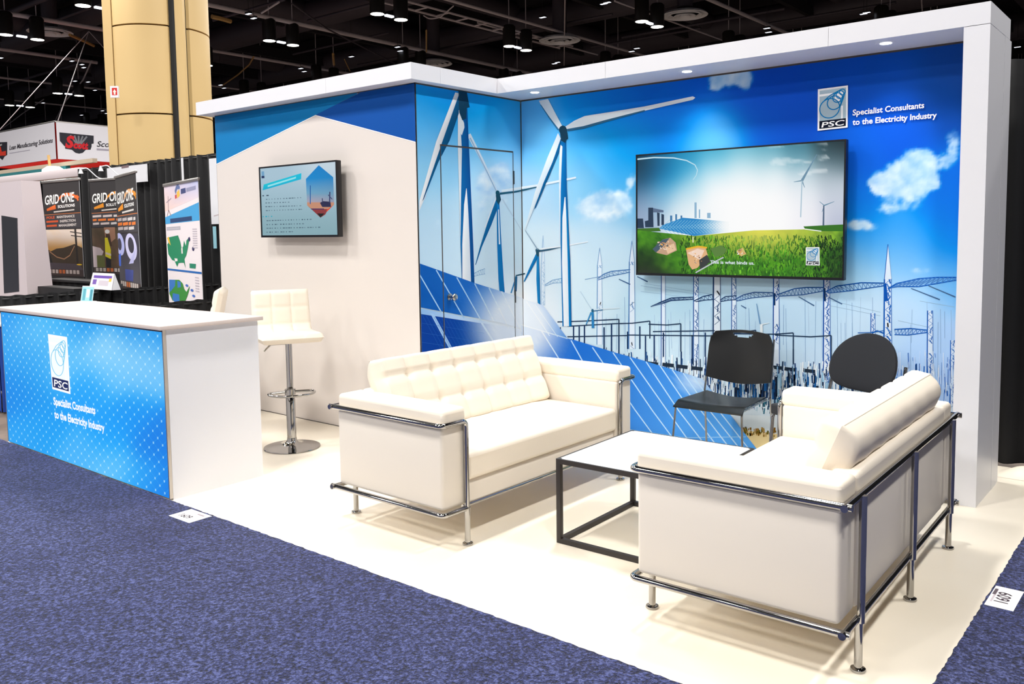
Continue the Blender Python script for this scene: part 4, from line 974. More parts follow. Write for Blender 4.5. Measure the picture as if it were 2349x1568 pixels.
# ------------------------------------------------------------------ numbered floor cards on the carpet
def card(label, pts, num, small, along):
    q = [onZ(u, v, .0085) for u, v in pts]; c = sum(q)/4
    ex = Vector(q[1]-q[0]); L = ex.length; ex.normalize(); W = (Vector(q[3])-Vector(q[0])).length
    t = thing('floor_number_card', label, 'sign', (c[0], c[1], .0086), math.atan2(ex.y, ex.x), 'white number cards on the carpet')
    MB().box(-L/2, L/2, -W/2, W/2, 0, .0012).build('card', M_white, t)
    p = Print(); p.poly([(-L/2, -W/2), (L/2, -W/2), (L/2, W/2), (-L/2, W/2)], (246, 244, 246)); p.layer()
    al = along
    if al == 'y':
        p.text('1609', (.02, -W*.25), (.02, W*.25), (-.05, 0), (60, 50, 58), bold=.02); p.line([(-L*.36, -W*.3), (-L*.36, W*.3)], .008, (190, 180, 186)); p.line([(-L*.40, W*.06), (-L*.40, W*.36)], .012, (90, 80, 86))
    else:
        p.text('1609', (-L*.30, -.035), (L*.16, -.035), (0, .04), (60, 50, 58), bold=.02); p.line([(-L*.3, W*.34), (L*.36, W*.34)], .008, (190, 180, 186)); p.line([(L*.05, W*.28), (L*.36, W*.28)], .01, (150, 140, 146))
    p.build('print', (0, 0, .0013), (1, 0, 0), (0, 1, 0), (0, 0, 1), M_paper, t, off=.0001)
card('white number card on the carpet at the foot of the reception counter', [(391, 1183), (438, 1200), (483, 1184), (434, 1166)], '1609', '', 'x')
card('white number card on the carpet strip at the right edge of the stand', [(2258, 1386), (2325, 1402), (2349, 1358), (2284, 1343)], '1609', '', 'y')

# ------------------------------------------------------------------ drapes and the neighbouring stand
def drape(name, label, a, b, z1, amp=.035, wl=.16, group=None, seed=1):
    t = thing(name, label, 'drape', (a[0], a[1], 0), 0, group)
    dx, dy = b[0]-a[0], b[1]-a[1]; L = math.hypot(dx, dy); ux, uy = dx/L, dy/L; rr = random.Random(seed); ph = [rr.uniform(0, 6) for _ in range(4)]
    def f(i, j):
        s = i*L; d = amp*(math.sin(s*2*math.pi/wl+ph[0]+.8*math.sin(s*3.1+ph[1]))+.4*math.sin(s*2*math.pi/(wl*2.7)+ph[2]))*(1-.35*j)
        return (ux*s-uy*d, uy*s+ux*d, .012+(z1-.012)*j+.004*math.sin(s*40+ph[3])*j)
    MB().sheet(f, int(L/wl*10), 6).build('fabric', M_drape, t)
    MB().tube([(0, 0, z1-.03), (ux*L, uy*L, z1-.03)], .008, 8).build('crossbar', M_black, t)
    for k in (.004, .996):
        MB().tube([(ux*L*k, uy*L*k, .0), (ux*L*k, uy*L*k, z1-.02)], .016, 10).build('upright', M_black, t)
    return t
drape('drape', 'tall black pleated drape behind the neighbouring banners and tan column foot', (-9.0, .70), (-2.6, .70), 2.44, .04, .2, seed=1)
drape('drape', 'tall black drape right of the white pillar behind the stand', (2.7, .64), (6.2, .50), 2.42, .04, .2, seed=2)
drape('drape', 'low black side drape in front of the neighbouring dark banners', (-4.62, .55), (-4.62, -2.75), .905, .022, .10, seed=3)
drape('drape', 'low black side drape between the counter and the map banner', (-2.50, -2.1), (-2.46, .45), .905, .016, .10, seed=4)
def ground_pts(*pts): return pts
def banner_frame(pts4):
    """corners tl, tr, br, bl in metres -> origin, axes, w, h"""
    tl, tr, br, bl = [Vector(p) for p in pts4]
    ua = (tr-tl); w = ua.length; ua.normalize(); ub = (tl-bl); h = ub.length; ub.normalize(); nn = ua.cross(ub); 
    return bl, ua, ub, nn, w, h
def banner(label, pa, pb_, ztop, zbot, art, group=None, name='banner_stand', foot=True):
    """pa, pb_ = floor positions (x, y) of left and right edges as seen from the aisle"""
    c = ((pa[0]+pb_[0])/2, (pa[1]+pb_[1])/2); rz = math.atan2(pb_[1]-pa[1], pb_[0]-pa[0]); w = math.hypot(pb_[0]-pa[0], pb_[1]-pa[1])
    t = thing(name, label, 'banner', (c[0], c[1], 0), rz, group)
    h = ztop-zbot; p = Print(); art(p, w, h)
    MB().box(-w/2, w/2, .001, .004, zbot, ztop).build('sheet', M_white, t)
    p.build('print', (-w/2, 0, zbot), (1, 0, 0), (0, 0, 1), (0, -1, 0), M_banner, t, [(0, w, 0, h)])
    MB().rbox(-w/2-.01, w/2+.01, -.012, .016, ztop-.004, ztop+.026, .005, 2).build('top_rail', M_alu, t)
    if foot:
        MB().rbox(-w/2-.02, w/2+.02, -.08, .08, 0, .09, .02, 3).build('base_cassette', M_alu, t)
        MB().box(-w/2, w/2, .0005, .0045, .085, zbot).build('blank_sheet', M_black, t)
        MB().tube([(0, .02, .08), (0, .02, ztop)], .009, 8).build('support_pole', M_alu, t)
    return t
def grid_one(photo, swoosh, l1, l2):
    def art(p, w, h):
        U = lambda x, y: (x*w, (1-y)*h)
        p.poly([U(0, 0), U(1, 0), U(1, 1), U(0, 1)], (44, 40, 42))
        p.layer(); sw = [U(.40+.52*k/10, .205-.055*math.sin(math.pi*(k/10)**.8)-.03*k/10) for k in range(11)]+[U(.95, .165), U(.955, .185), U(.93, .205)]
        p.line(sw, .030*w, swoosh, .05*w); p.line([U(.09, .292), U(.34, .262)], .03*w, swoosh, .06*w)
        p.layer().text('GRID ONE', U(.05, .235), U(.86, .215), (0, .10*h), (250, 248, 244), bold=.02, shear=.15)
        p.text('SOLUTIONS', U(.40, .277), U(.86, .268), (0, .030*h), (248, 246, 244), bold=.03)
        p.line([U(.28, .317), U(.84, .302)], .017*w, (225, 220, 214)); 
        p.layer().poly([U(.02, .345), U(1, .335), U(1, .49), U(.02, .50)], (58, 56, 62)); p.line([U(.02, .345), U(1, .335)], .008*w, (210, 120, 60))
        rr = random.Random(len(photo))
        if photo == 'dusk':
            for y, x0, x1, wd, blk in ((.385, .36, .84, 'MAINTENANCE', 'POLE'), (.43, .44, .86, 'INSPECTION', ''), (.475, .40, .88, 'MANAGEMENT', '')):
                p.text(wd, U(x0, y), U(x1, y-.006), (0, .026*h), (222, 216, 212), bold=.03)
                if blk: p.text(blk, U(.07, y+.004), U(.30, y), (0, .026*h), l1, bold=.04)
                else: p.line([U(.06, y-.010), U(x0-.05, y-.014)], .026*w, l1)
        for k, (a, b, c_) in enumerate(() if photo == 'dusk' else ((.38, .0, l1), (.42, .02, l2), (.46, .01, l1))):
            x = .04
            while x < .84:
                d = rr.uniform(.10, .26); p.line([U(x, a), U(min(x+d, .9), a-.004)], .030*w, c_ if x < .36 or c_ == l2 else (214, 208, 206)); x += d+.04
        y0, y1 = .505, .93
        p.layer()
        if photo == 'dusk':
            p.grid([U(0, y0), U(1, y0), U(1, y1), U(0, y1)], 20, 24, lambda a, b: mixc(mixc((236, 222, 208), (222, 164, 70), sstep(.42*h, .24*h, b)), (250, 196, 110), .35*max(0, fbm(a*3, b*9))))
            p.layer().poly([U(0, .70), U(.14, .74), U(.3, .71), U(.5, .70), U(.62, .685), U(.8, .66), U(1, .70), U(1, y1), U(0, y1)], (70, 58, 42)); p.poly([U(0, .72), U(.12, .78), U(.2, .9), U(0, .9)], (30, 26, 26))
            p.line([U(.1, .74), U(.3, .80), U(.5, .82), U(.66, .78), U(.8, .68)], .014*w, (196, 150, 110)); p.line([U(.84, .5), U(.86, .93)], .05*w, (40, 36, 34)); p.line([U(.7, .53), U(1, .55)], .012*w, (50, 44, 40)); p.line([U(.72, .57), U(1, .585)], .012*w, (50, 44, 40))
            p.poly([U(.02, .86), U(.9, .87), U(1, y1), U(0, y1)], (86, 78, 88)); p.ell(*U(.9, .875), .07*w, .008*h, (236, 200, 40))
        elif photo == 'worker':
            p.grid([U(0, y0), U(1, y0), U(1, y1), U(0, y1)], 16, 16, lambda a, b: mixc((120, 88, 70), (70, 62, 40), .5+.6*fbm(a*6, b*5)))
            p.layer().poly([U(.0, .7), U(.2, .72), U(.28, .76), U(.1, .93), U(0, .93)], (216, 200, 204)); p.poly([U(.32, .5), U(.6, .5), U(.6, .62), U(.36, .7)], (176, 130, 104))
            p.ell(*U(.40, .545), .06*w, .022*h, (244, 244, 244)); p.poly([U(.36, .57), U(.46, .57), U(.5, .7), U(.34, .7)], (70, 46, 34)); p.poly([U(.33, .61), U(.40, .61), U(.47, .74), U(.46, .84), U(.32, .81)], (238, 226, 40)); p.line([U(.33, .775), U(.47, .795)], .03*w, (232, 214, 190)); p.poly([U(.33, .82), U(.46, .84), U(.45, .93), U(.33, .93)], (26, 26, 36)); p.poly([U(.1, .8), U(.3, .8), U(.3, .93), U(.1, .93)], (110, 116, 60))
        else:
            p.grid([U(0, y0), U(1, y0), U(1, y1), U(0, y1)], 8, 12, lambda a, b: mixc((52, 50, 64), (84, 82, 90), sstep(.4*h, .1*h, b)))
            p.layer().ell(*U(.64, .62), .27*w, .115*h, (214, 212, 246), 36, -.12); p.ell(*U(.10, .60), .22*w, .10*h, (190, 196, 250), 36, -.12); p.ell(*U(.08, .60), .10*w, .055*h, (60, 58, 80), 28, -.12); p.ell(*U(.64, .605), .14*w, .068*h, (46, 44, 60), 32, -.12); p.poly([U(.66, .70), U(.86, .63), U(.72, .76), U(.5, .77)], (196, 196, 240)); p.poly([U(.3, .82), U(.7, .82), U(.66, .92), U(.3, .92)], (70, 84, 160)); p.poly([U(.0, .7), U(.12, .68), U(.1, .8), U(.0, .8)], (70, 110, 220))
        p.layer().poly([U(0, y1), U(1, y1), U(1, 1), U(0, 1)], (70, 58, 56)); x = .06
        while x < .86: p.line([U(x, .955), U(x+.07, .955)], .05*w, (214, 204, 198) if not .3 < x < .46 else (220, 120, 60)); x += .095
    return art
def us_maps(p, w, h):
    U = lambda x, y: (x*w, (1-y)*h)
    p.poly([U(0, 0), U(1, 0), U(1, 1), U(0, 1)], (238, 228, 230)); p.layer()
    p.poly([U(0, 0), U(1, 0), U(1, .12), U(0, .20)], [(232, 214, 222), (190, 196, 232), (226, 214, 226), (244, 210, 196)])
    p.layer().poly([U(0, .245), U(1, .155), U(1, .285), U(0, .30)], (64, 160, 216))
    p.line([U(.06, .24), U(.12, .19), U(.19, .235)], .012*w, (150, 120, 120)); p.line([U(.06, .13), U(.22, .10)], .010*w, (170, 150, 160)); p.line([U(.12, .08), U(.11, .2)], .014*w, (170, 140, 146))
    p.line([U(.35, .062), U(.40, .022), U(.47, .018), U(.48, .04)], .04*w, (96, 112, 160)); p.line([U(.40, .085), U(.48, .065)], .05*w, (240, 190, 70)); p.line([U(.34, .095), U(.39, .09)], .03*w, (200, 60, 50)); p.line([U(.52, .060), U(.66, .056)], .04*w, (60, 70, 120)); p.line([U(.68, .055), U(.94, .048)], .03*w, (150, 150, 180))
    p.line([U(.16, .276), U(.80, .266)], .035*w, (24, 60, 110))
    for y in (.33, .345): p.line([U(.03, y), U(.46, y-.004)], .012*w, (180, 176, 186))
    m = [(.10, .405), (.38, .39), (.44, .44), (.47, .49), (.52, .475), (.55, .43), (.60, .47), (.62, .43), (.72, .40), (.68, .45), (.64, .50), (.60, .54), (.54, .57), (.56, .64), (.52, .60), (.44, .60), (.36, .605), (.31, .635), (.24, .59), (.16, .585), (.05, .54), (.03, .46), (.06, .455)]
    p.layer().poly([U(*a) for a in m], (26, 134, 92)); p.poly([U(.03, .41), (U(.09, .40)), U(.14, .47), U(.08, .45)], (240, 190, 60)); p.poly([U(.46, .49), U(.5, .48), U(.5, .53), U(.46, .53)], (240, 226, 226)); p.poly([U(.24, .57), U(.33, .57), U(.33, .59), U(.26, .595)], (240, 226, 226))
    p.poly([U(.68, .60), U(.86, .60), U(.84, .635), U(.68, .635)], (30, 130, 100)); 
    for y in (.42, .49): p.ell(*U(.70+.1*(y > .45), y), .03*w, .016*h, (46, 42, 90))
    for k in range(9): p.line([U(.80, .345+k*.017), U(.92, .345+k*.017)], .008*w, (196, 186, 196))
    p.layer().poly([U(0, .655), U(1, .655), U(1, .67), U(0, .67)], (26, 100, 176))
    m2 = [(.04, .745), (.36, .735), (.46, .76), (.50, .80), (.56, .82), (.66, .77), (.64, .80), (.58, .85), (.50, .90), (.52, .97), (.46, .96), (.30, .955), (.24, .91), (.12, .91), (.03, .86)]
    p.layer().poly([U(*a) for a in m2], (60, 140, 60)); 
    for a in ([(.04, .745), (.24, .74), (.22, .79), (.10, .83), (.03, .85)], [(.30, .745), (.40, .75), (.40, .79), (.30, .80)], [(.14, .85), (.34, .85), (.34, .93), (.26, .94), (.12, .90)], [(.46, .92), (.52, .91), (.52, .97), (.36, .955)]): p.poly([U(*b) for b in a], (58, 120, 196))
    for x, y in ((.72, .80), (.76, .84), (.58, .77)): p.ell(*U(x, y), .04*w, .010*h, (70, 110, 190))
    p.ell(*U(.76, .955), .04*w, .008*h, (50, 130, 60)); p.line([U(.70, .88), U(.80, .93)], .012*w, (90, 90, 110))
    for k in range(6): p.line([U(.82, .70+k*.02), U(.92, .70+k*.02)], .008*w, (196, 186, 196))
def fl(u, v, z): q = onZ(u, v, z); return (q[0], q[1])
def mv(p, q): return ((p[0]), (p[1])), ((q[0]), (q[1]))
G1 = (fl(97, 420, 2.1), fl(181, 412.5, 2.1)); G2 = (fl(205, 416, 2.13), fl(296, 409, 2.13)); G3 = (fl(264, 409, 2.12), fl(311, 395.5, 2.12)); US = (fl(376, 428, 1.93), fl(454, 413.5, 1.93))
banner('dark roll-up banner with a sunset pole picture, left of the two worker banners', *G1, 2.1, .98, grid_one('dusk', (226, 104, 36), (212, 86, 40), (212, 86, 40)))
banner('dark roll-up banner with a worker in a yellow vest', *G2, 2.13, .98, grid_one('worker', (236, 150, 34), (216, 200, 196), (230, 120, 40)))
banner('narrow dark roll-up banner with a blue hook picture, overlapping the worker banner', *G3, 2.12, .84, grid_one('hooks', (236, 150, 34), (190, 180, 180), (232, 124, 44)))
banner('white roll-up banner with green and blue country maps behind the counter', *US, 1.93, .70, us_maps)
# white light pole above the map banner
q = onY(417, 362, .62); q2 = onY(422, 416, .62)
lp = thing('hanging_strap', 'thin white strap hanging on the black drape above the map banner', 'strap', tuple(q))
MB().box(-.014, .026, -.004, .004, q2[2]-q[2]-.1, 0).build('webbing', M_white, lp)
# booth number sign on the drape
qa, qb, qc = onY(246, 386, .58), onY(337, 383, .58), onY(337, 416, .58)
t = thing('booth_sign', 'white rectangular sign hung on the black drape behind the banners', 'sign', (qa[0], .58, qc[2]))
MB().box(0, qb[0]-qa[0], -.006, .006, 0, qa[2]-qc[2]).build('board', M_white, t); p = Print(); p.line([(.42, .22), (.62, .225)], .035, (120, 100, 104)); p.build('print', (0, -.007, 0), (1, 0, 0), (0, 0, 1), (0, -1, 0), M_paper, t)
# clip-on arm lamps
for k, (u, v, lab) in enumerate(((196, 390, 'thin white arm lamp curving over the worker banner'), (242, 384, 'thin white arm lamp beside the white drape sign'))):
    q = onY(u, v, .32); t = thing('arm_lamp', lab, 'lamp', tuple(q), 0)
    MB().tube(arc_pts([(0, -.06, .01), (.14, -.04, .02), (.27, .04, -.12), (.29, .36, -.16)], .08), .007, 8).build('arm', M_white, t)
    MB().lathe([(.010, .02), (.016, 0), (.032, -.05), (.028, -.05)], 16, (-.01, -.06, 0)).build('lamp_head', M_white, t)
# white poster hung on the drape beside the panel
qa = onY(479, 364, .648); qb = onY(482, 514, .648)
t = thing('poster', 'white fabric poster on the drape, partly hidden by the white panel wall', 'poster', (qa[0], .648, qb[2]))
MB().box(0, .95, 0, .01, 0, qa[2]-qb[2]).build('sheet', M_white, t); p = Print(); p.poly([(.20, .42), (.27, .46), (.27, .58), (.24, .60)], (190, 30, 40)); p.line([(.22, .98), (.26, 1.06)], .05, (110, 90, 140)); p.line([(.06, .1), (.3, .13)], .012, (190, 176, 180)); p.build('print', (0, -.001, 0), (1, 0, 0), (0, 0, 1), (0, -1, 0), M_paper, t)
qa = onY(490, 519, .65)
t = thing('ribbon', 'pale blue ribbon hanging below the white poster', 'ribbon', (qa[0], .65, qa[2]-.27)); MB().prism([(-.015, -.004), (.05, -.004), (.05, .004), (-.015, .004)], 0, .27).build('strip', mat('pale_blue_ribbon', (150, 205, 220), .6), t)
# dark display case with a card on it
qa = onY(128, 640, -.95); qb = onY(292, 634, -.95)
t = thing('display_table', 'black covered table below the dark banners', 'table', (qa[0], -1.0, 0)); W_ = qb[0]-qa[0]; zt = qa[2]
MB().sheet(lambda i, j: (i*W_, -.02*math.sin(i*70)*(1-j), j*zt), 120, 3).build('skirt', M_drape, t); W_ = min(W_, -4.95-qa[0])
MB().rbox(-.02, W_+.02, -.04, .16, zt-.02, zt+.012, .006, 2).build('table_top', M_black, t)
for k in range(3): MB().box(.0, W_, -.028, -.022, zt-.10-.10*k, zt-.085-.10*k).build('ledge', M_duct, t)
qa = onY(205, 662, -1.14); qb = onY(257, 661, -1.14); MB().box(0, W_, -.24, -.05, 0, qa[2]).build('step_shelf', M_black, t)
t = thing('display_card', 'white and purple tent card on the black covered table', 'card', (qa[0], -1.14, qa[2]+.001)); W_ = qb[0]-qa[0]
p = Print(); hh = .17; p.poly([(0, 0), (W_, 0), (W_-.02, hh), (.01, hh)], (236, 232, 240)); p.layer().poly([(.05, hh*.68), (W_-.05, hh*.68), (W_-.05, hh*.85), (.05, hh*.85)], (110, 80, 170)); p.poly([(.05, .05), (.13, .05), (.13, hh*.6), (.05, hh*.6)], (120, 90, 176)); p.poly([(.18, .04), (W_-.1, .04), (W_-.1, hh*.55), (.18, hh*.55)], (206, 196, 206)); p.poly([(W_-.1, hh*.5), (W_-.05, hh*.5), (W_-.05, hh*.7), (W_-.1, hh*.7)], (240, 190, 70))
p.build('print', (0, -.004, 0), (1, 0, 0), (0, .26, .966), (0, -1, 0), M_paper, t); MB().add([(0, .0, 0), (W_, .0, 0), (W_-.02, .044, hh*.96), (.01, .044, hh*.96), (0, .088, 0), (W_, .088, 0)], [(0, 1, 2, 3), (3, 2, 5, 4), (0, 4, 5, 1), (0, 3, 4), (1, 5, 2)]).build('card_back', M_white, t)
# pale tapered display tower at the far left
def prismz(mb, lo, hi, z0, z1):
    n = len(lo); vs = [(a[0], a[1], z0) for a in lo]+[(a[0], a[1], z1) for a in hi]
    mb.add(vs, [tuple(range(n))[::-1], tuple(range(n, 2*n))]+[(k, (k+1) % n, n+(k+1) % n, n+k) for k in range(n)]); return mb
def at(u, v, y): return onY(u, v, y)
y0 = -1.35
A, B_, C_, D_ = at(-60, 412, y0), at(48, 414, y0), at(92, 418, y0), at(131, 668, y0); E_ = at(62, 668, y0); F_ = at(-40, 668, y0)
dz = F_[2]
t = thing('display_tower', 'pale grey tapered display kiosk with a dark metal panel at the left edge', 'display', (0, 0, 0)); t.location = (E_[0], y0, 0)
sh = lambda q, dy=0: (q[0]-E_[0], dy)
kx = B_[0]; k1, k2 = onX(92, 418, kx), onX(131, 668, kx); zt = B_[2]; sl = (k2[1]-k1[1])/(k1[2]-k2[2]); yb0 = k2[1]+sl*k2[2]*.15
bx = kx-E_[0]; lx = A[0]-E_[0]-.2
prismz(MB(), [(lx, 0), (bx, 0), (bx, yb0-y0), (lx, yb0-y0)], [(lx, 0), (bx, 0), (bx, k1[1]-y0), (lx, k1[1]-y0)], .0, zt).build('body', M_greypanel, t)
g = MB(); a_, b_ = at(4, 494, y0), at(40, 500, y0); c_, d_ = at(44, 668, y0), at(10, 672, y0)
q = [(a_[0]-E_[0], a_[2]), (b_[0]-E_[0], b_[2]), (c_[0]-E_[0], c_[2]), (d_[0]-E_[0], d_[2])]
g.add([(x, -.004, z) for x, z in q]+[(x, -.0005, z) for x, z in q], [(0, 1, 2, 3), (4, 5, 6, 7), (0, 1, 5, 4), (1, 2, 6, 5), (2, 3, 7, 6), (3, 0, 4, 7)]).build('dark_panel', M_brushed, t)
# header beam of the stand behind it, teal board and white lamp shade
qa, qb = onY(-40, 398, 1.2), onY(182, 392, 1.2); zc = (qa[2]+qb[2])/2
t = thing('header_beam', 'pale header beam above the dark banners at the left', 'beam', (qa[0], 1.2, zc-.16)); MB().rbox(0, qb[0]-qa[0], 0, .12, 0, .14, .004, 2).build('beam', M_greypanel, t)
qa, qb = onY(-60, 400, 3.2), onY(152, 408, 3.2); zc = qb[2]
t = thing('teal_fascia', 'teal fascia board of a far stand under the red hanging sign', 'board', (qa[0], 3.2, zc-.02)); MB().box(0, qb[0]-qa[0], 0, .1, 0, .28).build('board', M_teal, t); MB().box(.4, .5, .02, .1, -(zc-.02), .0).box(qb[0]-qa[0]-.2, qb[0]-qa[0]-.1, .02, .1, -(zc-.02), .0).build('support_post', M_alu, t); MB().box(0, qb[0]-qa[0]+1.2, .02, .12, .285, .37).build('upper_board', mat('beige_board', (176, 160, 140), .6), t)
q = onY(123, 400, 2.966); t = thing('globe_lamp', 'white drum lamp in front of the teal fascia', 'lamp', tuple(q)); MB().lathe([(.0, -.17), (.22, -.165), (.235, -.1), (.22, .1), (.12, .17), (.0, .175)], 24).build('shade', mat('white_lamp_shade', (250, 252, 246), .5, emit=.9), t); MB().tube([(-.16, 0, .16), (-.2, 0, .42)], .03, 8).build('bracket', M_brass, t)
# blue skirted table left of the counter
q = onZ(21, 946, 0)
t = thing('skirted_table', 'white topped table with a blue skirt left of the reception counter', 'table', (-4.25, -2.48, 0))
x1 = q[0]+4.25
MB().sheet(lambda i, j: (-.58+i*(x1+.58), -.012*math.sin(i*90)*(1-j), .012+j*.71), 160, 2).sheet(lambda i, j: (x1+.012*math.sin(i*60)*(1-j), i*.6, .012+j*.71), 60, 2).build('skirt', M_bluecloth, t)
MB().rbox(-.60, x1+.015, -.015, .62, .722, .75, .006, 2).build('table_top', M_white, t)
# hanging square sign: four fabric faces, red inside
ZT, ZB_ = 4.65, 3.62
c0, cl_, cr_ = [Vector((*onZ(u, v, ZT)[:2], 0)) for u, v in ((127, 280), (-8, 306.5), (292, 296))]
el, er = (cl_-c0).normalized(), (cr_-c0).normalized()
t = thing('hanging_sign', 'white square hanging sign with a red and black wheel emblem and a red lining', 'sign', (c0.x, c0.y, ZB_))
Ls, Lr, hh = 4.6, 4.6, ZT-ZB_
def face_art(p, L, right):
    p.poly([(0, 0), (L, 0), (L, hh), (0, hh)], (240, 238, 246))
    p.layer()
    if right:
        s = lambda x, y: (L_r(x), (1-y)*hh)
    return p
def sign_art(p, fx, side):
    K = (46, 46, 56); p.layer()
    P = lambda pts: [fx(*a) for a in pts]
    if side == 'r':
        p.poly(P([(1130, 365), (1790, 430), (1790, 580), (1750, 590), (1750, 640), (1730, 700), (1640, 700), (1580, 760), (1510, 775), (1440, 760), (1370, 700), (1240, 680), (1240, 640), (1200, 600), (1140, 530)]), K)
        for k in range(5): p.line(P([(1500, 640), (1340+k*80, 420+k*6)]), .05, (130, 132, 140))
        p.layer().text('S', fx(1240, 650), fx(1430, 660), (0, .33), (224, 40, 50), bold=.05, shear=.25); p.text('cott', fx(1400, 665), fx(1690, 690), (0, .20), (214, 36, 48), bold=.06, shear=.2)
        p.text('Scott', fx(1850, 640), fx(2215, 655), (0, .17), (40, 40, 48), bold=.01, shear=.3); p.line(P([(1850, 690), (2240, 715)]), .05, (176, 170, 186))
    else:
        p.poly(P([(-60, 560), (160, 550), (160, 800), (110, 830), (70, 900), (10, 850), (-60, 850)]), K); p.line(P([(-40, 640), (60, 600)]), .05, (190, 190, 190))
        p.layer().poly(P([(-60, 660), (40, 640), (60, 740), (140, 720), (140, 810), (-60, 820)]), (232, 64, 44))
        p.text('Lean Manufacturing Solutions', fx(205, 705), fx(1045, 560), (0, .14), (70, 66, 74), bold=.01, shear=.35); p.line(P([(205, 770), (600, 705)]), .02, (190, 186, 200))
for side, e, mname in (('l', el, 'left_face'), ('r', er, 'right_face')):
    nn = Vector((0, 0, 1)).cross(e); nn = nn if nn.dot(Vector((CAM[0], CAM[1], 0))-c0) > 0 else -nn
    def fx(x, y, e=e, nn=nn):
        u, v = x/8.389, 260+y/8.389; r_ = ray(u, v); tt = (c0-Vector(CAM)).dot(nn)/Vector(r_).dot(nn); w_ = Vector(CAM)+Vector(r_)*tt
        return ((w_-c0).dot(e), w_.z-ZB_)
    p = Print(); p.poly([(0, 0), (Ls, 0), (Ls, hh), (0, hh)], (242, 240, 248)); sign_art(p, fx, side)
    p.build('face_print', (0, 0, 0), e, (0, 0, 1), nn, M_banner, t, [(0, Ls, 0, hh)], eps=.004, off=.03)
far = el*Ls+er*Ls
def wallq(a, b, name, m):
    MB().add([a, b, b+Vector((0, 0, hh)), a+Vector((0, 0, hh))], [(0, 1, 2, 3)]).build(name, m, t)
Z0 = Vector((0, 0, 0))
for a, b in ((Z0, el*Ls), (Z0, er*Ls), (el*Ls, far), (er*Ls, far)): wallq(a+(far-a)*.004, b+(far*.5-b)*.004, 'lining', M_red)
MB().tube([(0, 0, hh+.02), tuple(el*Ls+Vector((0, 0, hh+.02))), tuple(far+Vector((0, 0, hh+.02))), tuple(er*Ls+Vector((0, 0, hh+.02)))], .03, 6, closed=True).build('top_frame', M_alu, t)
for a in (el*.1+er*.1, el*Ls*.9, er*Ls*.9): MB().tube([tuple(a*1.0+Vector((0, 0, hh))), tuple(far*.5+Vector((0, 0, 4.3)))], .012, 6).build('suspension_cable', M_pipe, t)

# ------------------------------------------------------------------ the big tan column
def colpt(u, v, d): r = ray(u, v); return CAM+r*d/np.linalg.norm(r)
cc = colpt(419, 330, 14.2); X_, Y_ = cc[0]+.03, cc[1]+.07
co = struct(MB().build('column', M_tan)) if False else None
cp = []
S_ = 2.35
def lobes():
    pts = []
    # front (-y) face: bulging arc from left to right
    for k in range(25):
        w = k/24; x = -S_+.18+(S_-.36)*w+.0; pts.append((x-.0, -.30*math.sin(math.pi*w)-.02))
    return pts
col_e = bpy.data.objects.new('column', None); COL.objects.link(col_e); col_e.location = (X_, Y_, 0); col_e.rotation_euler = (0, 0, R(39.6)); struct(col_e)
zb_, zt_ = 0, 9.6
seams = [.5, 1.9, 3.27, 4.58, 5.75, 7.0, 8.3, 9.6]
# -y face panels (flank left of the corner), stacked with dark joints
lo = 0.
for k, z in enumerate(seams):
    pa_ = [(-1.05+.83*w, -.14*math.sin(math.pi*w)**.8-.02) for w in [i/24 for i in range(25)]]
    pts = pa_+[(-.22, .2), (-1.05, .2)]
    MB().prism(pts, lo+.012, z-.012, True).build('round_panel', M_tan, col_e)
    pb_ = [(.12*math.sin(math.pi*w)**.8+.02, .21+.83*w) for w in [i/24 for i in range(25)]]
    MB().prism(pb_+[(-.2, 1.04), (-.2, .21)], lo+.012, z-.012, True).build('round_panel', M_tan, col_e)
    lo = z
MB().box(-1.1, -.03, .03, 1.1, 0, 9.6).build('core', M_black, col_e)
MB().box(-.12, .0, -.0, .10, 0, 9.6).build('corner_strip', M_tan, col_e)
MB().box(-1.19, -1.06, -.03, .12, 0, 9.6).build('corner_strip', M_tan, col_e)
q = colpt(260, 208, 13.9)
t = thing('exit_sign', 'small white sign with a red arrow on the left edge of the tan column', 'sign', (q[0], q[1], q[2]-.10), R(39.6)); MB().box(-.06, .12, -.03, .03, 0, .19).build('plate', M_white, t); t.scale = (.62, .62, .86)
p = Print(); p.poly([(-.02, .04), (.10, .04), (.10, .16), (-.02, .16)], (206, 40, 36)); p.layer().poly([(.02, .05), (.06, .05), (.06, .09), (.08, .09), (.04, .14), (.0, .09), (.02, .09)], (250, 236, 220)); p.build('print', (0, -.031, 0), (1, 0, 0), (0, 0, 1), (0, -1, 0), M_paper, t)

# ------------------------------------------------------------------ hall ceiling: black deck, ducts, conduits, lamps
struct(MB().box(-75, 30, -25, 62, 10.4, 10.6).build('ceiling', M_ceil))
struct(MB().box(-75.2, -75, -25, 62, 0, 10.4).build('wall_hall_left', M_ceil)); struct(MB().box(-75, 30, 62, 62.2, 0, 10.4).build('wall_hall_back', M_ceil))
PN = 'ceiling_beam'
def pipe(pts, r, m=M_pipe, name='ceiling_beam'): return struct(MB().tube(pts, r, 8).build(name, m))
def ypipe(a, b, z, r, m=M_pipe):
    q, w = onZ(*a, z), onZ(*b, z); x = (q[0]+w[0])/2; ya, yb = q[1], w[1]; d = (yb-ya)*.25; return pipe([(x, ya-d, z), (x, yb+d, z)], r, m)
def xpipe(a, b, z, r, m=M_pipe):
    q, w = onZ(*a, z), onZ(*b, z); y = (q[1]+w[1])/2; xa, xb = q[0], w[0]; d = (xb-xa)*.15; return pipe([(xa-d, y, z), (xb+d, y, z)], r, m)
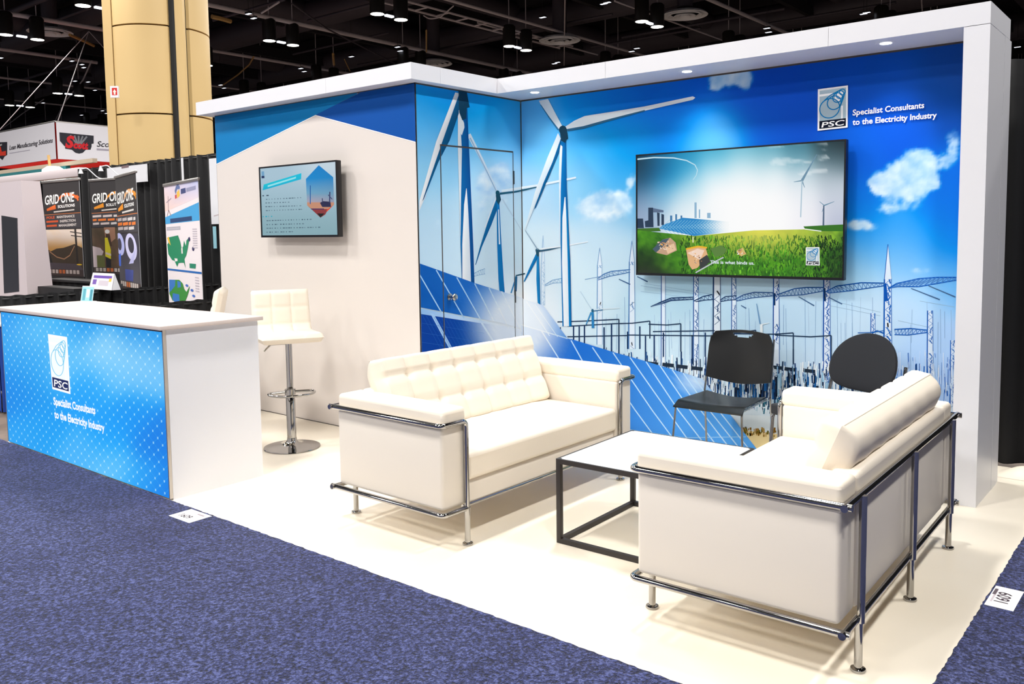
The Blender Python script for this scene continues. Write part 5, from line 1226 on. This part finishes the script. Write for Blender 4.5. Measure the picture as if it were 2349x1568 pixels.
for a, b, r in (((480, 5), (1200, 168), .075), ((490, 115), (784, 167), .06), ((0, 27), (254, 71), .075), ((0, 112), (180, 138), .065), ((0, 177), (230, 205), .05), ((1067, 5), (1460, 127), .05), ((1636, 0), (1800, 76), .06), ((1150, 66), (1330, 115), .035), ((0, 225), (240, 252), .04), ((500, 196), (600, 214), .04), ((1480, 20), (1640, 92), .03)):
    ypipe(a, b, 8.2, r)
for a, b, r in (((0, 200), (163, 147), .06), ((20, 27), (100, 0), .09), ((500, 40), (640, 6), .05), ((60, 62), (230, 20), .05), ((730, 44), (850, 8), .05), ((700, 120), (860, 80), .04), ((900, 150), (1110, 74), .05), ((1180, 90), (1340, 30), .04), ((1400, 108), (1560, 64), .05), ((1500, 90), (1720, 14), .05), ((1800, 60), (2000, 2), .05)):
    xpipe(a, b, 8.6, r, M_duct)
# cable ladder
q1, q2, q3, q4 = onZ(873, 0, 8.1), onZ(1200, 92, 8.1), onZ(927, 0, 8.1), onZ(1200, 76, 8.1)
xa, xb = (q1[0]+q2[0])/2, (q3[0]+q4[0])/2; ya, yb = q1[1]-3, q2[1]+2
lad = MB().tube([(xa, ya, 8.1), (xa, yb, 8.1)], .035, 6).tube([(xb, ya, 8.1), (xb, yb, 8.1)], .035, 6)
k = ya
while k < yb: lad.tube([(xa, k, 8.1), (xb, k, 8.1)], .025, 6); k += .9
struct(lad.build('ceiling_beam', M_pipe))
# round ducts
rr = random.Random(12)
for y, z, r in ((9.2, 9.1, .45), (15.0, 9.3, .5), (20.8, 9.2, .45), (27, 9.3, .5), (35, 9.3, .55)):
    struct(MB().tube([(-70, y, z), (20, y, z)], r, 20).build('ceiling_beam', M_duct))
for x, z, r in ((-11.7, 9.5, .3), (-16.7, 9.6, .35), (-21.8, 9.4, .4), (-31, 9.5, .4), (-38, 9.5, .4), (-6.6, 9.6, .3), (-1.6, 9.6, .3)):
    struct(MB().tube([(x, -8, z), (x, 55, z)], r, 16).build('ceiling_beam', M_duct))
for i in range(12):
    x = -48+i*5.05; struct(MB().box(x-.09, x+.09, -10, 58, 9.0, 9.4).build('ceiling_beam', M_ceil))
for j in range(10):
    y = -2.6+j*5.8; struct(MB().box(-70, 20, y-.12, y+.12, 9.7, 10.3).build('ceiling_beam', M_ceil))
# slack cables and odd brackets
for pts, r, m in (([(5, 295), (55, 258), (100, 228)], .025, M_pipe), ([(128, 274), (150, 232), (190, 184), (210, 140)], .03, M_pipe), ([(510, 196), (545, 172), (572, 148), (582, 130)], .03, M_brass), ([(160, 80), (190, 93), (215, 105)], .05, M_brass), ([(486, 38), (505, 42), (529, 49)], .07, M_brass), ([(600, 30), (640, 5)], .03, M_pipe), ([(670, 8), (750, 66), (905, 145)], .03, M_duct), ([(1296, 0), (1294, 150)], .02, M_pipe), ([(2114, 0), (2116, 30)], .02, M_pipe), ([(972, 36), (985, 44), (1010, 40), (1040, 14)], .02, M_pipe), ([(978, 70), (978, 118)], .03, M_brass), ([(764, 124), (766, 148)], .05, M_brass), ([(790, 136), (803, 163)], .02, M_brass)):
    z0 = 8.0; P_ = [tuple(onZ(u, v, z0)) for u, v in pts]
    if len(P_) > 2: P_ = arc_pts(P_, 1.5, 4)
    struct(MB().tube(P_, r, 6).build('ceiling_beam', m))

# twin pendant lamps on a regular grid; one lamp = two cylinders, a strip between
def make_pendant(label):
    t = thing('twin_pendant_lamp', label, 'lamp', (0, 0, 0), 0, 'twin cylinder lamps under the hall ceiling')
    for y in (-.45, .45):
        h = MB().lathe([(.19, .0), (.21, .0), (.21, .62), (.16, .68), (.0, .68)], 20, (0, y, 0)).build('lamp_body', M_fixture, t)
        MB().lathe([(.0, -.004), (.188, -.004), (.188, .01), (.0, .01)], 24, (0, y, 0)).build('lens', M_lamp, h)
        MB().tube([(0, y, .66), (0, y, 2.9)], .014, 6).build('stem', M_pipe, h)
    MB().box(-.05, .05, -.14, .14, .0, .05).build('strip_lens', M_lamp2, t)
    return t
GX, GY, PX, PY, PZ = -9.2, 11.95, 5.05, 5.8, 7.5
names = {(-3, -1): 'twin pendant lamp left of the tan column beside the round diffuser', (-2, -1): 'twin pendant lamp at the top edge just left of the tan column', (-2, 0): 'twin pendant lamp right of the tan column above the white panel wall', (-1, 0): 'twin pendant lamp at the top edge above the storage corner of the stand',
  (-1, 1): 'twin pendant lamp above the inner corner of the white header', (0, 1): 'twin pendant lamp left of the round diffuser over the mural header', (-5, 0): 'far twin pendant lamp just above the white hanging sign', (-6, 0): 'far twin pendant lamp at the left edge above the hanging sign'}
proto = None
def proj(q):
    d = np.array(q)-CAM; c = d@CF
    return (1174.5+FPX*(d@CR)/c, CYP-FPX*(d@CU)/c) if c > .1 else None
cells = []
for i in range(-9, 4):
    for j in range(-4, 8):
        pos = (GX+PX*i, GY+PY*j, PZ); s = proj(pos)
        vis = s and -60 < s[0] < 2420 and -60 < s[1] < 330
        if vis or (abs(pos[0]-2) < 9 and -13 < pos[1] < 8): cells.append((i, j, pos, vis))
LIT = []
for i, j, pos, vis in cells:
    lab = names.get((i, j), 'small distant twin pendant lamp deep in the black ceiling' if pos[1] > 6 or pos[0] < -12 else 'twin pendant lamp hanging over the stands near the aisle')
    if vis:
        if proto is None: proto = make_pendant(lab); proto.location = pos
        else: dup(proto, pos, 0, lab)
# flat panel lamps farther up
def make_flat(label):
    t = thing('flat_panel_lamp', label, 'lamp', (0, 0, 0), 0, 'small flat lamps in the black ceiling'); t.scale = (.5, .5, 1)
    MB().box(-.22, .22, -.11, .11, 0, .06).tube([(0, 0, .05), (0, 0, 2.4)], .012, 6).build('housing', M_fixture, t); MB().box(-.21, .21, -.10, .10, -.004, 0).build('lens', M_lamp2, t); return t
fp = None
for u, v in ((165, 140), (188, 148), (192, 155), (570, 32), (582, 42), (912, 108), (918, 117), (690, 157), (698, 164), (506, 195), (514, 202), (1385, 9), (1393, 6), (1759, 65), (1763, 74), (1981, 32), (1988, 29), (1272, 146), (1279, 143), (1449, 118), (1461, 111), (235, 254), (244, 260), (187, 264), (262, 280), (806, 130), (262, 187), (2334, 108), (99, 236), (2, 133), (172, 186), (202, 188), (1245, 40), (218, 207)):
    q = onZ(u, v, 8.0)
    lab = 'small flat lamp in the black ceiling above the stand'
    if fp is None: fp = make_flat(lab); fp.location = tuple(q)
    else: dup(fp, tuple(q), 0, lab)
# round air diffusers
def make_vent(label):
    t = thing('air_diffuser', label, 'vent', (0, 0, 0), 0, 'round ceiling air diffusers')
    for k, r in enumerate((.70, .52, .34, .17)): MB().lathe([(r-.09, .07-k*.02), (r, 0-k*.02), (r+.02, .01-k*.02), (r-.07, .09-k*.02), (r-.09, .07-k*.02)], 36).build('ring', M_vent, t)
    MB().tube([(0, 0, .25), (0, 0, 1.9)], .25, 16).build('duct_neck', M_duct, t); return t
dv = None
for (u, v), lab in (((115, 75), 'round air diffuser left of the tan column'), ((1284, 94), 'round air diffuser over the inner header corner'), ((1571, 36), 'round air diffuser over the middle of the mural header'), ((995, 147), 'round air diffuser just behind the header corner')):
    q = onZ(u, v, {995: 7.9, 1571: 8.1, 1284: 7.95}.get(u, 8.35))
    if dv is None: dv = make_vent(lab); dv.location = tuple(q)
    else: dup(dv, tuple(q), 0, lab)

# soffit downlights
dl = None
for (u, v), lab in (((1227, 211), 'soffit downlight nearest the inner corner of the header'), ((1576, 163), 'soffit downlight in the middle of the mural header'), ((2032, 98), 'soffit downlight nearest the right pillar')):
    q = onZ(u, v, HB+.003)
    if dl is None:
        dl = thing('recessed_downlight', lab, 'lamp', (q[0], q[1], HB+.0035), 0, 'small round downlights in the header soffit')
        MB().lathe([(.030, -.004), (.052, -.004), (.054, 0), (.03, .0)], 28).build('trim_ring', M_white, dl); MB().lathe([(.0, -.0055), (.030, -.0055), (.030, -.001), (.0, -.001)], 20).build('lens', M_glow, dl)
    else: dup(dl, (q[0], q[1], HB+.0035), 0, lab)
    sp = bpy.data.lights.new('downlight', 'SPOT'); sp.energy = 9; sp.spot_size = R(110); sp.spot_blend = .8; sp.shadow_soft_size = .03; so = bpy.data.objects.new('downlight', sp); COL.objects.link(so); so.location = (q[0], q[1], HB-.01)

# ------------------------------------------------------------------ light: the hall's twin pendants, plus unseen fill lamps added for the hanging sign
PW = 300
for i in range(-1, 4):
    for j in range(-5, 1):
        pos = (GX+PX*i, GY+PY*j, PZ-.03)
        a = bpy.data.lights.new('pendant_and_fill_light', 'AREA'); a.shape = 'RECTANGLE'; a.size = .4; a.size_y = 1.3; a.energy = PW; a.color = (1., .975, .935)
        o = bpy.data.objects.new('pendant_and_fill_light', a); COL.objects.link(o); o.location = pos
for i, j, e_ in ((-2, -2, .55), (-2, 0, .5), (-3, -1, .55), (-4, 0, .55), (-4, -3, 2.4), (-3, -3, 2.), (-2, -3, 1.2)):  # farther pendants; the stronger ones are unseen fill added to brighten the hanging sign
    a = bpy.data.lights.new('pendant_and_fill_light', 'AREA'); a.shape = 'RECTANGLE'; a.size = .4; a.size_y = 1.3; a.energy = PW*e_; a.color = (1., .975, .935)
    o = bpy.data.objects.new('pendant_and_fill_light', a); COL.objects.link(o); o.location = (GX+PX*i, GY+PY*j, PZ-.03)
w = bpy.data.worlds.new('hall_air'); SC.world = w; w.use_nodes = True
w.node_tree.nodes['Background'].inputs[0].default_value = (.5, .52, .6, 1); w.node_tree.nodes['Background'].inputs[1].default_value = .25
vs_ = SC.view_settings; vs_.view_transform = 'Standard'; vs_.look = 'None'; vs_.gamma = 1; vs_.use_curve_mapping = False; vs_.exposure = 0
SC.display_settings.display_device = 'sRGB'
